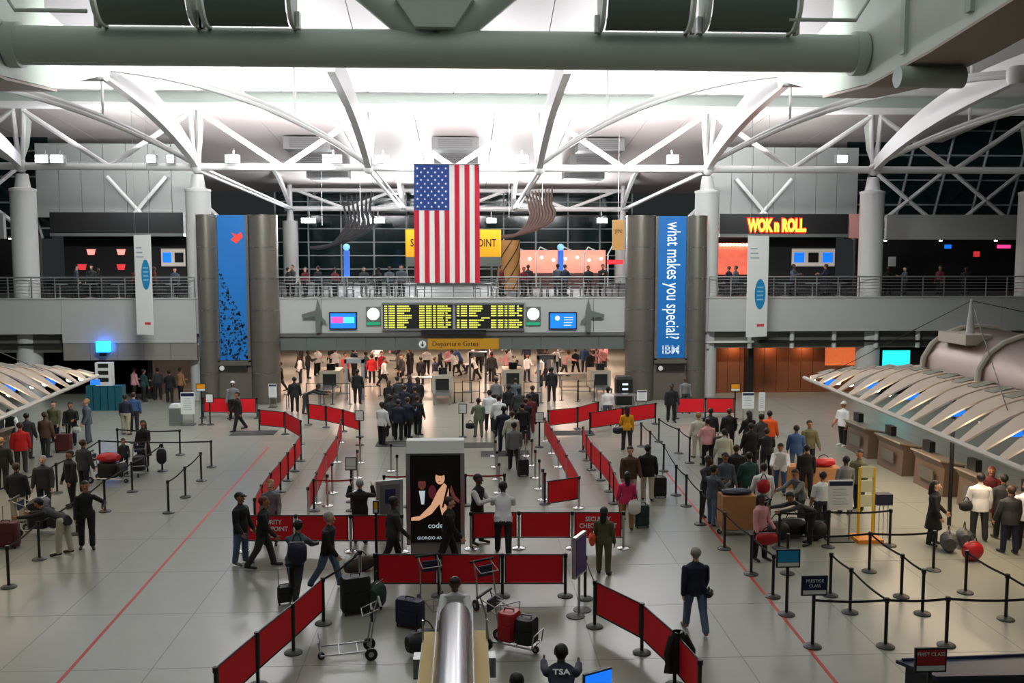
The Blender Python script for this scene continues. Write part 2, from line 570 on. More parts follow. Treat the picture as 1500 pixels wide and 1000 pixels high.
# ---- far truss
ft = struct('rear_truss', 'white tubular truss along the rear window')
zf, zt = W(661, 306, 79).z, W(661, 279, 79).z
MB().tube([(-14, 79, zf), (14, 79, zf)], .2, 8).build('bottom_chord', M_STEEL, ft, True)
MB().tube([(-14, 79, zt), (14, 79, zt)], .16, 8).build('top_chord', M_STEEL, ft, True)
for i in range(3):
    x = -13.6 + 9.07 * i
    MB().tube([(x + .5, 79, zt), (x + 4.5, 79, zf)], .13, 8).build('diagonal', M_STEEL, ft, True)
    MB().tube([(x + 8.5, 79, zt), (x + 4.5, 79, zf)], .13, 8).build('diagonal', M_STEEL, ft, True)
for x in (-13.6, -4.55, 4.55, 13.6):
    MB().tube([(x, 79, zf - .2), (x, 79, zt + .6)], .2, 8).build('post', M_STEEL, ft, True)
    # ties between the two trusses and the rear fins
    MB().tube([(x, 52.2, ZC - .15), (x, 79, zf)], .12, 8).build('tie', M_STEEL, ft, True)
    MB().tube([(x + .3, 52.2, ZC - .05), (x + .3, 79, zf)], .08, 8).build('tie', M_STEEL, ft, True)
    mb = MB()
    rows = []
    for k in range(9):
        t = k / 8
        y = 79 - 8 * t
        z = zf + (14.2 - zf) * (1 - (1 - t) ** 1.6)
        h = .25 + .35 * t
        rows.append([(x - .12, y, z), (x + .12, y, z), (x + .12, y, z + h), (x - .12, y, z + h)])
    mb.quadgrid(rows, closed_u=True).build('fin', M_STEEL, ft)

# ---- big curved fins from the nodes up towards the hall
fi = struct('roof_fins', 'tapered curved steel fins and bowed tubes carrying the roof')
for x in NODES:
    rows = []
    for k in range(11):
        t = k / 10
        y = 51.7 - 13.9 * t
        z = ZC + .1 + 2.5 * (t ** 0.8) + .35 * math.sin(t * math.pi)
        h = .25 + .95 * math.sin(math.pi * (.12 + .6 * t))
        w = .16
        rows.append([(x - w, y, z - h * .25), (x + w, y, z - h * .25), (x + w, y, z + h * .75), (x - w, y, z + h * .75)])
    b = len(rows)
    mb = MB().quadgrid(rows, closed_u=True)
    mb.f += [(0, 1, 2, 3), tuple((b - 1) * 4 + k for k in range(4))]
    mb.build('fin', M_STEEL, fi)
for sg in (-1, 1):
    for xs_, xe in ((13.6, 4.55), (22.7, 13.6), (31.8, 22.7)):
        A = Vector((sg * xs_, 38.0, 14.9))
        B = Vector((sg * xe, 51.9, ZC + .1))
        Cc = (A + B) / 2 + Vector((0, 0, 1.9))
        for dz in (0, .34):
            MB().tube(bez(A + Vector((0, 0, dz * .3)), Cc + Vector((0, 0, dz)), B, 16), .12, 8).build('bowed_tube', M_STEEL, fi, True)
        pts = bez(A, Cc, B, 16)
        for k in (4, 7, 10):
            MB().tube([pts[k], pts[k] + Vector((0, 0, 4.0))], .07, 6).build('hanger', M_STEEL, fi, True)
        MB().lathe([(.3, -.35), (.42, -.2), (.42, .2), (.3, .35)], A, 14).build('pin_joint', M_STEEL, fi, True)

# ---- box girders in front and the big pipe between them
for sg in (-1, 1):
    g = struct('box_girder', 'deep grey painted box girder with riveted stiffeners')
    xi, xo = sg * 13.3, sg * 14.9
    a, b = min(xi, xo), max(xi, xo)
    pr = [(33.5, 13.35), (30, 13.1), (26, 13.3), (20, 13.85), (10, 14.8), (10, 19), (33, 18.6)]
    MB().prism(pr, 'x', a, b).build('web', M_GIRD, g)
    pr2 = [(33.7, 13.32), (30, 13.05), (26, 13.25), (20, 13.8), (10, 14.75), (10, 14.68), (20, 13.72), (26, 13.17), (30, 12.97), (33.7, 13.24)]
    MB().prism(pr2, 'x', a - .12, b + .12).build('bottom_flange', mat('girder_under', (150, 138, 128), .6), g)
    for y in (27.6, 24, 20.5):
        MB().bb((xi - sg * .12 if sg > 0 else xi, y - .14, 13.5 + (27.6 - y) * .08), (xi if sg > 0 else xi + .12, y + .14, 18)).build('stiffener', M_GREY, g)
    MB().prism([(33.4, 13.35), (33.4, 15.8), (37.8, 15.2), (37.8, 14.5), (35.5, 13.9)], 'x', sg * 13.6 - .35, sg * 13.6 + .35).build('nose', M_STEEL, g)
    MB().lathe([(.5, -.5), (.5, .5)], (0, 0, 0), 16).build('pin', M_STEEL, g, True, (sg * 13.6, 38.0, 14.85)).rotation_euler = (0, math.pi / 2, 0)
    d = MB().tube([(0, 0, 0), (1.9, 0, 0)], .31, 16).build('duct_stub', M_GREY, g, True, (sg * 12.9 if sg > 0 else -14.8, 27.2, 12.78))
    MB().tube([(sg * 13.2, 30.4, 17.8), (sg * 13.0, 29.4, 15.6), (sg * 12.5, 29.3, 14.85), (sg * 10.4, 29.2, 14.82)], .06, 6).build('conduit', M_GREY, g, True)
pp = struct('main_pipe', 'thick grey green steel tie pipe spanning the hall')
MB().tube([(-13.3, 30.5, 14.1), (13.3, 30.5, 14.1)], .58, 28).build('pipe', M_GREY, pp, True)
for sg in (-1, 1):
    MB().tube([(sg * 12.9, 30.5, 14.1), (sg * 13.25, 30.5, 14.1)], .68, 28).build('flange', M_GREY, pp, True)
    MB().tube([(-.3 + sg * .25, 30.5, 14.35), (-.3 + sg * 4.6, 30.5, 17.9)], .46, 20).build('diagonal', M_GREY, pp, True)
    MB().tube([(sg * 5.6, 30.5, 13.52), (sg * 5.6, 30.5, 14.69)], .02, 6).build('weld_seam', M_GIRD, pp)
MB().prism([(-.9, 14.6), (.3, 14.6), (.9, 15.5), (-1.5, 15.5)], 'y', 29.66, 30.56).build('gusset_plate', M_GREY, pp)

# uplight housings standing on the pipe
for k, (pa, pb) in enumerate(((150, 287), (303, 430), (880, 1008), (1030, 1160))):
    Yh = 29.8
    xa, xb = W(pa, 30, Yh).x, W(pb, 30, Yh).x
    t = thing('uplight_housing', 'large dark curved uplight housing on the thick pipe, ' + ('beside the bent conduit' if k in (0, 3) else 'beside the V shaped struts'), 'light fixture', ((xa + xb) / 2, Yh, 14.55), 0, 'uplights along the main pipe')
    w = (xb - xa) / 2
    rows = []
    for q in range(9):
        a = q / 8 * math.pi * .6
        rows.append([(-w + .12, -.75 * math.sin(a) - .1, .95 - .95 * math.cos(a)), (w - .12, -.75 * math.sin(a) - .1, .95 - .95 * math.cos(a))])
    back = [(r[0][0], r[0][1] + .06, r[0][2]) for r in rows]
    mb = MB().quadgrid(rows)
    mb.quadgrid([[(p[0][0], p[0][1] + .05, p[0][2] + .03), (p[1][0], p[1][1] + .05, p[1][2] + .03)] for p in rows])
    mb.build('shroud', mat('shroud_green', (78, 92, 84), .5), t, True)
    for sg in (-1, 1):
        pl = [(-.1, 0)] + [(-.8 * math.sin(q / 8 * math.pi * .6) - .1, .97 - .97 * math.cos(q / 8 * math.pi * .6)) for q in range(9)] + [(.35, 1.25), (.35, 0)]
        MB().prism(pl, 'x', sg * w - .06, sg * w + .06).build('end_plate', M_GIRD, t)
        MB().box((sg * (w + .14), 0, .2), (.12, .3, .5)).build('bracket', M_SILV, t)
    MB().bb((-w + .2, -.3, .3), (w - .2, .3, .42)).build('lamp_tray', M_SILV, t)

# floodlights on the truss chords
def flood(px, py, Y, wide, label, group):
    p = W(px, py, Y)
    t = thing('floodlight', label, 'floodlight', p, 0, group)
    w = wide / 2
    MB().bb((-w, -.1, -.22), (w, .3, .22)).build('housing', M_SILV, t)
    MB().bb((-w + .05, -.13, -.18), (w - .05, -.101, .18)).build('lens', M_LAMP, t)
    MB().tube([(0, .25, .2), (0, .4, 1.0 if Y > 60 else .5)], .05, 6).build('bracket', M_SILV, t)
for px, w in ((62, .7), (84, .7), (222, .5), (250, .4), (340, .7), (487, 1.0), (560, .7), (765, .7), (986, .6), (1233, .6)):
    flood(px, 233, 51.4, w, 'bright floodlight fixed along the bottom chord of the column truss', 'column truss floodlights')
for px, w in ((452, 1.2), (553, 1.2), (625, 1.2), (720, .8), (882, .9)):
    flood(px, 323, 78.6, w, 'bright floodlight hung below the rear window truss', 'rear truss floodlights')
# curved lattice pieces by the side walls
for sg in (-1, 1):
    lt = struct('lattice_arch', 'curved white lattice arch beside the metal wall panels')
    A = bez((sg * 14.6, 63, 9.2), (sg * 16, 63, 11.6), (sg * 19.5, 63, 12.6), 9)
    B = bez((sg * 15.8, 63, 8.8), (sg * 17.4, 63, 10.4), (sg * 19.6, 63, 11.2), 9)
    MB().tube(A, .14, 8).build('outer_tube', M_STEEL, lt, True)
    MB().tube(B, .1, 8).build('inner_tube', M_STEEL, lt, True)
    for k in range(8):
        MB().tube([A[k], B[k + 1]], .06, 6).build('lacing', M_STEEL, lt)
    MB().tube([(sg * 17.5, 59.5, 8.5), (sg * 21, 59.5, 12.5)], .12, 6).build('brace', M_STEEL, lt)
    MB().tube([(sg * 21, 59.5, 8.5), (sg * 17.5, 59.5, 12.5)], .12, 6).build('brace', M_STEEL, lt)

# ---- railing along the balcony
YR = YB + .15
def railing(px0, px1, label):
    xa, xb = fx(px0), fx(px1)
    t = thing('railing', label, 'railing', ((xa + xb) / 2, YR, Z2 + .05))
    L = (xb - xa) / 2
    MB().tube([(-L, 0, 1.08), (L, 0, 1.08)], .04, 8).build('top_rail', M_SILV, t, True)
    for z in (.25, .42, .59, .76, .93):
        MB().tube([(-L, 0, z), (L, 0, z)], .012, 5).build('rail_wire', M_SILV, t)
    n = max(2, int(2 * L / 1.15))
    pm = MB().bb((-.025, -.025, 0), (.025, .025, 1.06)).mesh('baluster', M_SILV)
    for i in range(n + 1):
        ob('baluster', pm, t, (-L + 2 * L * i / n, 0, 0))
railing(-60, 284, 'steel balcony railing beside the dark shop with glowing logos')
railing(406, 918, 'steel balcony railing behind the hanging flag')
railing(1040, 1600, 'steel balcony railing below the red neon restaurant sign')
# ================================================================ PEOPLE (bodies grown once per pose, then copied)
def ring_loft(mb, rings, n=14):
    rows = []
    for (c, rx, ry, fwd) in rings:          # centre, half width, half depth, forward tilt of the section
        c = Vector(c)
        rows.append([c + Vector((rx * math.cos(k * 2 * math.pi / n), ry * math.sin(k * 2 * math.pi / n) * math.cos(fwd), ry * math.sin(k * 2 * math.pi / n) * math.sin(fwd))) for k in range(n)])
    b = len(mb.v)
    mb.quadgrid(rows, closed_u=True)
    mb.f.append(tuple(b + k for k in range(n))[::-1])
    e = b + (len(rows) - 1) * n
    mb.f.append(tuple(e + k for k in range(n)))


SKIN, HAIR, TOP, BOT, SHOE, EYE, SLV, FORE = range(8)


def body(name, lean=0.0, legL=(0, 0), legR=(0, 0), armL=(5, 8, 12), armR=(5, 8, 12), puff=1.0, jacket=0.0, skirt=0.0, hair='short', head_pitch=0.0, head_yaw=0.0, female=False, sit=False, tris=6500):
    """arm = (swing forward, abduct, elbow bend) in degrees, leg = (hip forward, knee bend); the figure faces -Y"""
    D = math.radians
    prims = []                               # (a, b, ra, rb, region)
    mb = MB()

    def cap(a, b, ra, rb, reg, n=10):
        a, b = Vector(a), Vector(b)
        prims.append((a, b, ra, rb, reg))
        d = (b - a)
        L = d.length or 1e-4
        t = d / L
        mb.tube([a - t * ra * .85, a - t * ra * .5, a, b, b + t * rb * .5, b + t * rb * .85], [ra * .5, ra * .86, ra, rb, rb * .86, rb * .5], n)

    hipz = .93
    hip = Vector((0, 0, hipz))
    up = Vector((0, -math.sin(D(lean)), math.cos(D(lean))))
    fw = Vector((0, -math.cos(D(lean)), -math.sin(D(lean))))
    low = 9
    for sg, (h, k) in ((1, legL), (-1, legR)):
        hp = hip + Vector((sg * .095, 0, -.02))
        d1 = Vector((sg * .03, -math.sin(D(h)), -math.cos(D(h))))
        kn = hp + d1 * .43
        d2 = Vector((sg * .01, -math.sin(D(h - k)), -math.cos(D(h - k))))
        an = kn + d2 * .42
        cap(hp, kn, .104, .076, BOT)
        cap(kn, an, .074, .064, BOT)
        ft = Vector((sg * .18, -1, -.18 if k < 25 else -.5)).normalized()
        cap(an + Vector((0, .03, -.045)), an + ft * .17 + Vector((0, 0, -.05)), .042, .036, SHOE, 8)
        low = min(low, an.z - .09)
    w = .92 if female else 1.0
    hem = -.08 - jacket
    rg = [(hip + up * hem, .165 * w * puff, .125 * puff, -D(lean)), (hip + up * .02, .172 * w * puff, .125 * puff, -D(lean)), (hip + up * .18, .148 * w * puff, .11 * puff, -D(lean)),
          (hip + up * .34, .172 * w * puff, .125 * puff, -D(lean)), (hip + up * .44, .18 * w * puff, .115 * puff, -D(lean)), (hip + up * .50, .12 * w, .085, -D(lean)), (hip + up * .53, .065, .065, -D(lean))]
    ring_loft(mb, rg)
    prims.append((hip + up * max(hem, -.5), hip + up * .42, .15 * puff, .15 * puff, TOP))
    prims.append((hip + up * .42 + Vector((.1, 0, 0)), hip + up * .42 - Vector((.1, 0, 0)), .1, .1, TOP))
    if jacket <= 0.02:
        ring_loft(mb, [(hip + Vector((0, 0, -.1)), .165 * w, .12, 0), (hip + Vector((0, 0, .03)), .165 * w, .12, 0)])
        prims.append((hip + Vector((.06, 0, -.08)), hip + Vector((-.06, 0, -.08)), .12, .12, BOT))
    if skirt:
        ring_loft(mb, [(hip + Vector((0, 0, .04)), .16, .12, 0), (hip + Vector((0, 0, -.15)), .2, .16, 0), (hip + Vector((0, 0, -skirt)), .24, .2, 0)])
        prims.append((hip + Vector((0, 0, 0)), hip + Vector((0, 0, -skirt)), .2, .22, TOP if jacket > .2 else BOT))
    nk = hip + up * .52
    hup = Vector((0, -math.sin(D(lean * .6 + head_pitch)), math.cos(D(lean * .6 + head_pitch))))
    cap(nk - up * .02, nk + hup * .09, .058, .054, SKIN)
    hc = nk + hup * .19
    hf = Vector((math.sin(D(head_yaw)), -math.cos(D(head_yaw)), 0))
    hf = (hf - hup * hf.dot(hup)).normalized()
    hs = hup.cross(hf).normalized()

    def HP(s_, f_, u_):
        return hc + hs * s_ + hf * f_ + hup * u_

    hm = MB().ell((0, 0, 0), (1, 1, 1), 14, 11)
    b = len(mb.v)
    for v in hm.v:
        sc = 1.0 if v[2] > -.1 else 1.0 - .22 * (-v[2] - .1)
        mb.v.append(tuple(HP(v[0] * .082 * sc, v[1] * -.102 * sc, v[2] * .125)))
    mb.f += [tuple(b + k for k in q) for q in hm.f]
    prims.append((HP(0, .02, -.05), HP(0, .02, .0), .085, .09, SKIN))
    cap(HP(0, .1, .0), HP(0, .115, -.028), .012, .017, SKIN, 6)      # nose
    cap(HP(0, .085, -.088), HP(0, .08, -.1), .02, .018, SKIN, 6)       # chin
    for sg in (-1, 1):
        cap(HP(sg * .085, -.005, .018), HP(sg * .087, -.002, -.022), .014, .01, SKIN, 6)   # ears
    mouth = HP(0, .098, -.058)
    eyes = [HP(.031, .094, .012), HP(-.031, .094, .012)]
    if hair != 'bald':
        hh = MB().ell((0, 0, 0), (1, 1, 1), 12, 9)
        b = len(mb.v)
        for v in hh.v:
            mb.v.append(tuple(HP(v[0] * .094, v[1] * .108 - .02, v[2] * .112 + .036)))
        mb.f += [tuple(b + k for k in q) for q in hh.f]
        prims.append((HP(0, -.05, .0), HP(0, -.02, .06), .085, .085, HAIR))
        if hair == 'long':
            cap(HP(0, -.06, 0), HP(0, -.09, -.24), .085, .07, HAIR)
        if hair == 'bun':
            cap(HP(0, -.12, .02), HP(0, -.13, .0), .045, .04, HAIR)
        if hair == 'cap':
            cap(HP(.03, .08, .062), HP(-.03, .08, .062), .03, .03, HAIR)
            cap(HP(.03, .14, .052), HP(-.03, .14, .052), .016, .016, HAIR)
    # arms and hands
    for sg, (s_, o_, e_) in ((1, armL), (-1, armR)):
        sh = hip + up * .405 + Vector((sg * .178 * w, 0, 0))
        d1 = Vector((sg * math.sin(D(o_)), -math.sin(D(s_)) * math.cos(D(o_)), -math.cos(D(s_)) * math.cos(D(o_))))
        el = sh + d1 * .29
        inn = -.35 if e_ > 40 else 0
        d2 = Vector((sg * (math.sin(D(o_)) * .4 + inn), -math.sin(D(s_ + e_)), -math.cos(D(s_ + e_)))).normalized()
        wr = el + d2 * .25
        cap(sh, el, .066 * puff, .056 * puff, SLV)
        cap(el, wr, .055 * puff, .044 * puff, FORE)
        side = Vector((sg, 0, 0))
        side = (side - d2 * side.dot(d2)).normalized()          # across the back of the hand
        pn = d2.cross(side).normalized()
        if pn.y > 0:
            pn = -pn
        kn = wr + d2 * .09
        for q in (-.027, -.009, .009, .027):                    # palm bones, then four fingers
            cap(wr + d2 * .02 + pn * q * .7, kn + pn * q * 1.15, .016, .013, SKIN, 6)
        for q, L in ((-.034, .062), (-.0115, .076), (.0115, .08), (.034, .07)):
            a0 = kn + pn * q
            a1 = a0 + d2 * L * .5 + pn * q * .15 - side * .006
            a2 = a1 + d2 * L * .45 - side * .022
            cap(a0, a1, .0098, .0092, SKIN, 6)
            cap(a1, a2, .0092, .0082, SKIN, 6)
        t0 = wr + d2 * .035 + pn * .03
        t1 = t0 + (d2 * .6 + pn * .8).normalized() * .045
        cap(t0, t1, .013, .011, SKIN, 6)
        cap(t1, t1 + (d2 * .9 + pn * .3 - side * .2).normalized() * .032, .011, .009, SKIN, 6)
    me = bpy.data.meshes.new(name)
    me.from_pydata([tuple(v) for v in mb.v], [], mb.f)
    bm = bmesh.new()
    bm.from_mesh(me)
    bmesh.ops.recalc_face_normals(bm, faces=bm.faces)
    bm.to_mesh(me)
    bm.free()
    o = bpy.data.objects.new('tmp', me)
    COL.objects.link(o)
    r = o.modifiers.new('r', 'REMESH')
    r.mode = 'VOXEL'
    r.voxel_size = .0075
    sm = o.modifiers.new('s', 'SMOOTH')
    sm.factor = .5
    sm.iterations = 2
    dc = o.modifiers.new('d', 'DECIMATE')
    dg = bpy.context.evaluated_depsgraph_get()
    dc.ratio = .12
    dg.update()
    out = bpy.data.meshes.new_from_object(o.evaluated_get(dg))
    bpy.data.objects.remove(o)
    n = len(out.polygons)
    cen = np.empty(n * 3)
    out.polygons.foreach_get('center', cen)
    cen = cen.reshape(-1, 3)
    best = np.full(n, 9.0)
    reg = np.zeros(n, dtype=np.int32)
    for a, b, ra, rb, k in prims:
        a, b = np.array(a), np.array(b)
        d = b - a
        t = np.clip(((cen - a) @ d) / max(d @ d, 1e-9), 0, 1)
        dist = np.linalg.norm(cen - (a + t[:, None] * d), axis=1) - (ra + (rb - ra) * t)
        m = dist < best
        best[m] = dist[m]
        reg[m] = k
    hcn, hfn, hun = np.array(hc), np.array(hf), np.array(hup)
    rel = cen - hcn
    inh = np.linalg.norm(rel, axis=1) < .16
    f_, u_ = rel @ hfn, rel @ hun
    if hair != 'bald':
        face = (f_ > .035) & (u_ < .058)
        reg[inh & (reg == HAIR) & face] = SKIN
        reg[inh & (u_ > .064) & (reg == SKIN)] = HAIR
        if hair == 'cap':
            reg[inh & (u_ > .035) & (f_ > .06)] = HAIR
    for e in eyes:
        reg[np.linalg.norm(cen - np.array(e), axis=1) < .0135] = EYE
    mo = np.array(mouth)
    reg[(np.abs((cen - mo) @ np.array(hs)) < .024) & (np.abs((cen - mo) @ hun) < .008) & (((cen - mo) @ hfn) > -.03) & inh] = EYE
    if lean < 30 and not skirt and not sit:
        s_ax = (cen - np.array(hip)) @ np.array(up)
        lim = hem if jacket > .02 else .0
        bod = ((reg == TOP) | (reg == BOT)) & (s_ax > -.35) & (s_ax < .2)
        reg[bod & (s_ax > lim + .01)] = TOP
        reg[bod & (s_ax <= lim + .01)] = BOT
    elif jacket <= 0.02 and not skirt:
        reg[(reg == TOP) & (cen[:, 2] < hipz + .01) & (np.abs(cen[:, 0]) < .19) & (np.abs(cen[:, 1]) < .16)] = BOT
    out.materials.clear()
    for k in range(8):
        out.materials.append(M_DARK)
    out.polygons.foreach_set('material_index', reg)
    co = np.empty(len(out.vertices) * 3)
    out.vertices.foreach_get('co', co)
    co = co.reshape(-1, 3)
    co[:, 2] -= low if not sit else 0
    if not sit:
        co[:, 2] -= co[:, 2].min()
    out.vertices.foreach_set('co', co.ravel())
    out.update()
    out.shade_smooth()
    out.name = name
    return out


POSE = {
    'stand': body('body_stand', 1, (3, 2), (-3, 2)),
    'coat': body('body_coat', 2, (4, 3), (-4, 3), (8, 12, 18), (4, 10, 14), puff=1.16, jacket=.1),
    'cap': body('body_cap', 0, (3, 2), (-4, 3), (6, 10, 18), (6, 10, 30), puff=1.12, jacket=.08, hair='cap'),
    'walk': body('body_walk', 4, (17, 6), (-15, 14), (-12, 7, 14), (14, 7, 22), puff=1.06, jacket=.06),
    'fold': body('body_fold', 3, (5, 4), (-3, 2), (28, 8, 78), (30, 8, 84), puff=1.08, jacket=.05),
    'photo': body('body_photo', 2, (3, 2), (-3, 2), (70, 26, 100), (70, 26, 100), puff=1.14, jacket=.08, head_pitch=4),
    'push': body('body_push', 22, (14, 8), (-16, 10), (52, 8, 22), (52, 8, 22), puff=1.08, jacket=.06),
    'bend': body('body_bend', 62, (8, 6), (-4, 4), (75, 8, 10), (70, 10, 14), puff=1.06, jacket=.04, head_pitch=-10),
    'woman': body('body_woman', 1, (3, 2), (-3, 2), (8, 9, 30), (4, 8, 12), hair='long', female=True, jacket=.06),
    'longcoat': body('body_longcoat', 2, (4, 3), (-4, 3), (10, 10, 30), (6, 9, 20), puff=1.1, jacket=.3, skirt=.5, hair='long', female=True),
    'akimbo': body('body_akimbo', 0, (4, 2), (-4, 2), (-14, 48, 85), (4, 8, 12), hair='bun', female=True, jacket=.05),
    'bag': body('body_bag', 2, (4, 3), (-4, 3), (18, 12, 70), (4, 8, 14), puff=1.06, jacket=.07),
    'sit': body('body_sit', 6, (86, 84), (82, 84), (25, 10, 60), (30, 10, 50), puff=1.08, jacket=.02),
}
CLOTH = {'black': (22, 22, 25), 'navy': (26, 32, 54), 'charcoal': (48, 50, 53), 'grey': (112, 114, 116), 'white': (226, 228, 230), 'pale': (196, 194, 178),
         'red': (186, 26, 30), 'orange': (226, 88, 26), 'yellow': (222, 160, 22), 'pink': (204, 46, 104), 'rose': (220, 158, 164), 'brown': (84, 60, 46), 'olive': (92, 90, 62),
         'green': (30, 66, 62), 'sage': (110, 118, 98), 'blue': (48, 80, 124), 'denim': (88, 110, 136), 'khaki': (164, 156, 132), 'beige': (188, 184, 164), 'maroon': (92, 24, 32), 'slate': (74, 84, 94), 'tan': (150, 112, 74)}
HAIRC = {'k': (20, 17, 16), 'b': (58, 38, 26), 'g': (150, 148, 144), 'y': (150, 118, 76), 'w': (220, 220, 218), 'r': (92, 36, 28)}
SKINC = {'l': (214, 166, 138), 'm': (164, 112, 82), 'd': (86, 56, 42)}
def cm(kind, key, rgb, rough=.8):
    return mat(kind + '_' + key, rgb, rough, noise=.08, scale=14)


def person(px, py, pose, face, top, bot, label, hair='k', skin='l', h=1.72, shoe='black', z=0.0, group=None, at=None):
    p = Vector(at) if at is not None else G(px, py, z)
    o = ob('person', POSE[pose], None, p, math.radians(face))
    s_ = h / 1.72
    o.scale = (s_ * 1.15, s_ * 1.15, s_ * .97)
    mats = [cm('skin', skin, SKINC[skin], .55), cm('hair', hair, HAIRC[hair], .6), cm('cloth', top, CLOTH[top]), cm('cloth', bot, CLOTH[bot]), cm('shoe', shoe, CLOTH[shoe], .5), cm('feature', 'dark', (52, 28, 24), .5)]
    mats.append(cm('cloth', 'white', CLOTH['white']) if ' vest' in label and 'beige' not in label else mats[2])
    mats.append(mats[0] if 'tee shirt' in label or 'yellow jacket' in label and 0 else mats[6])
    for i, m in enumerate(mats):
        o.material_slots[i].link = 'OBJECT'
        o.material_slots[i].material = m
    return tag(o, label, 'person', group)


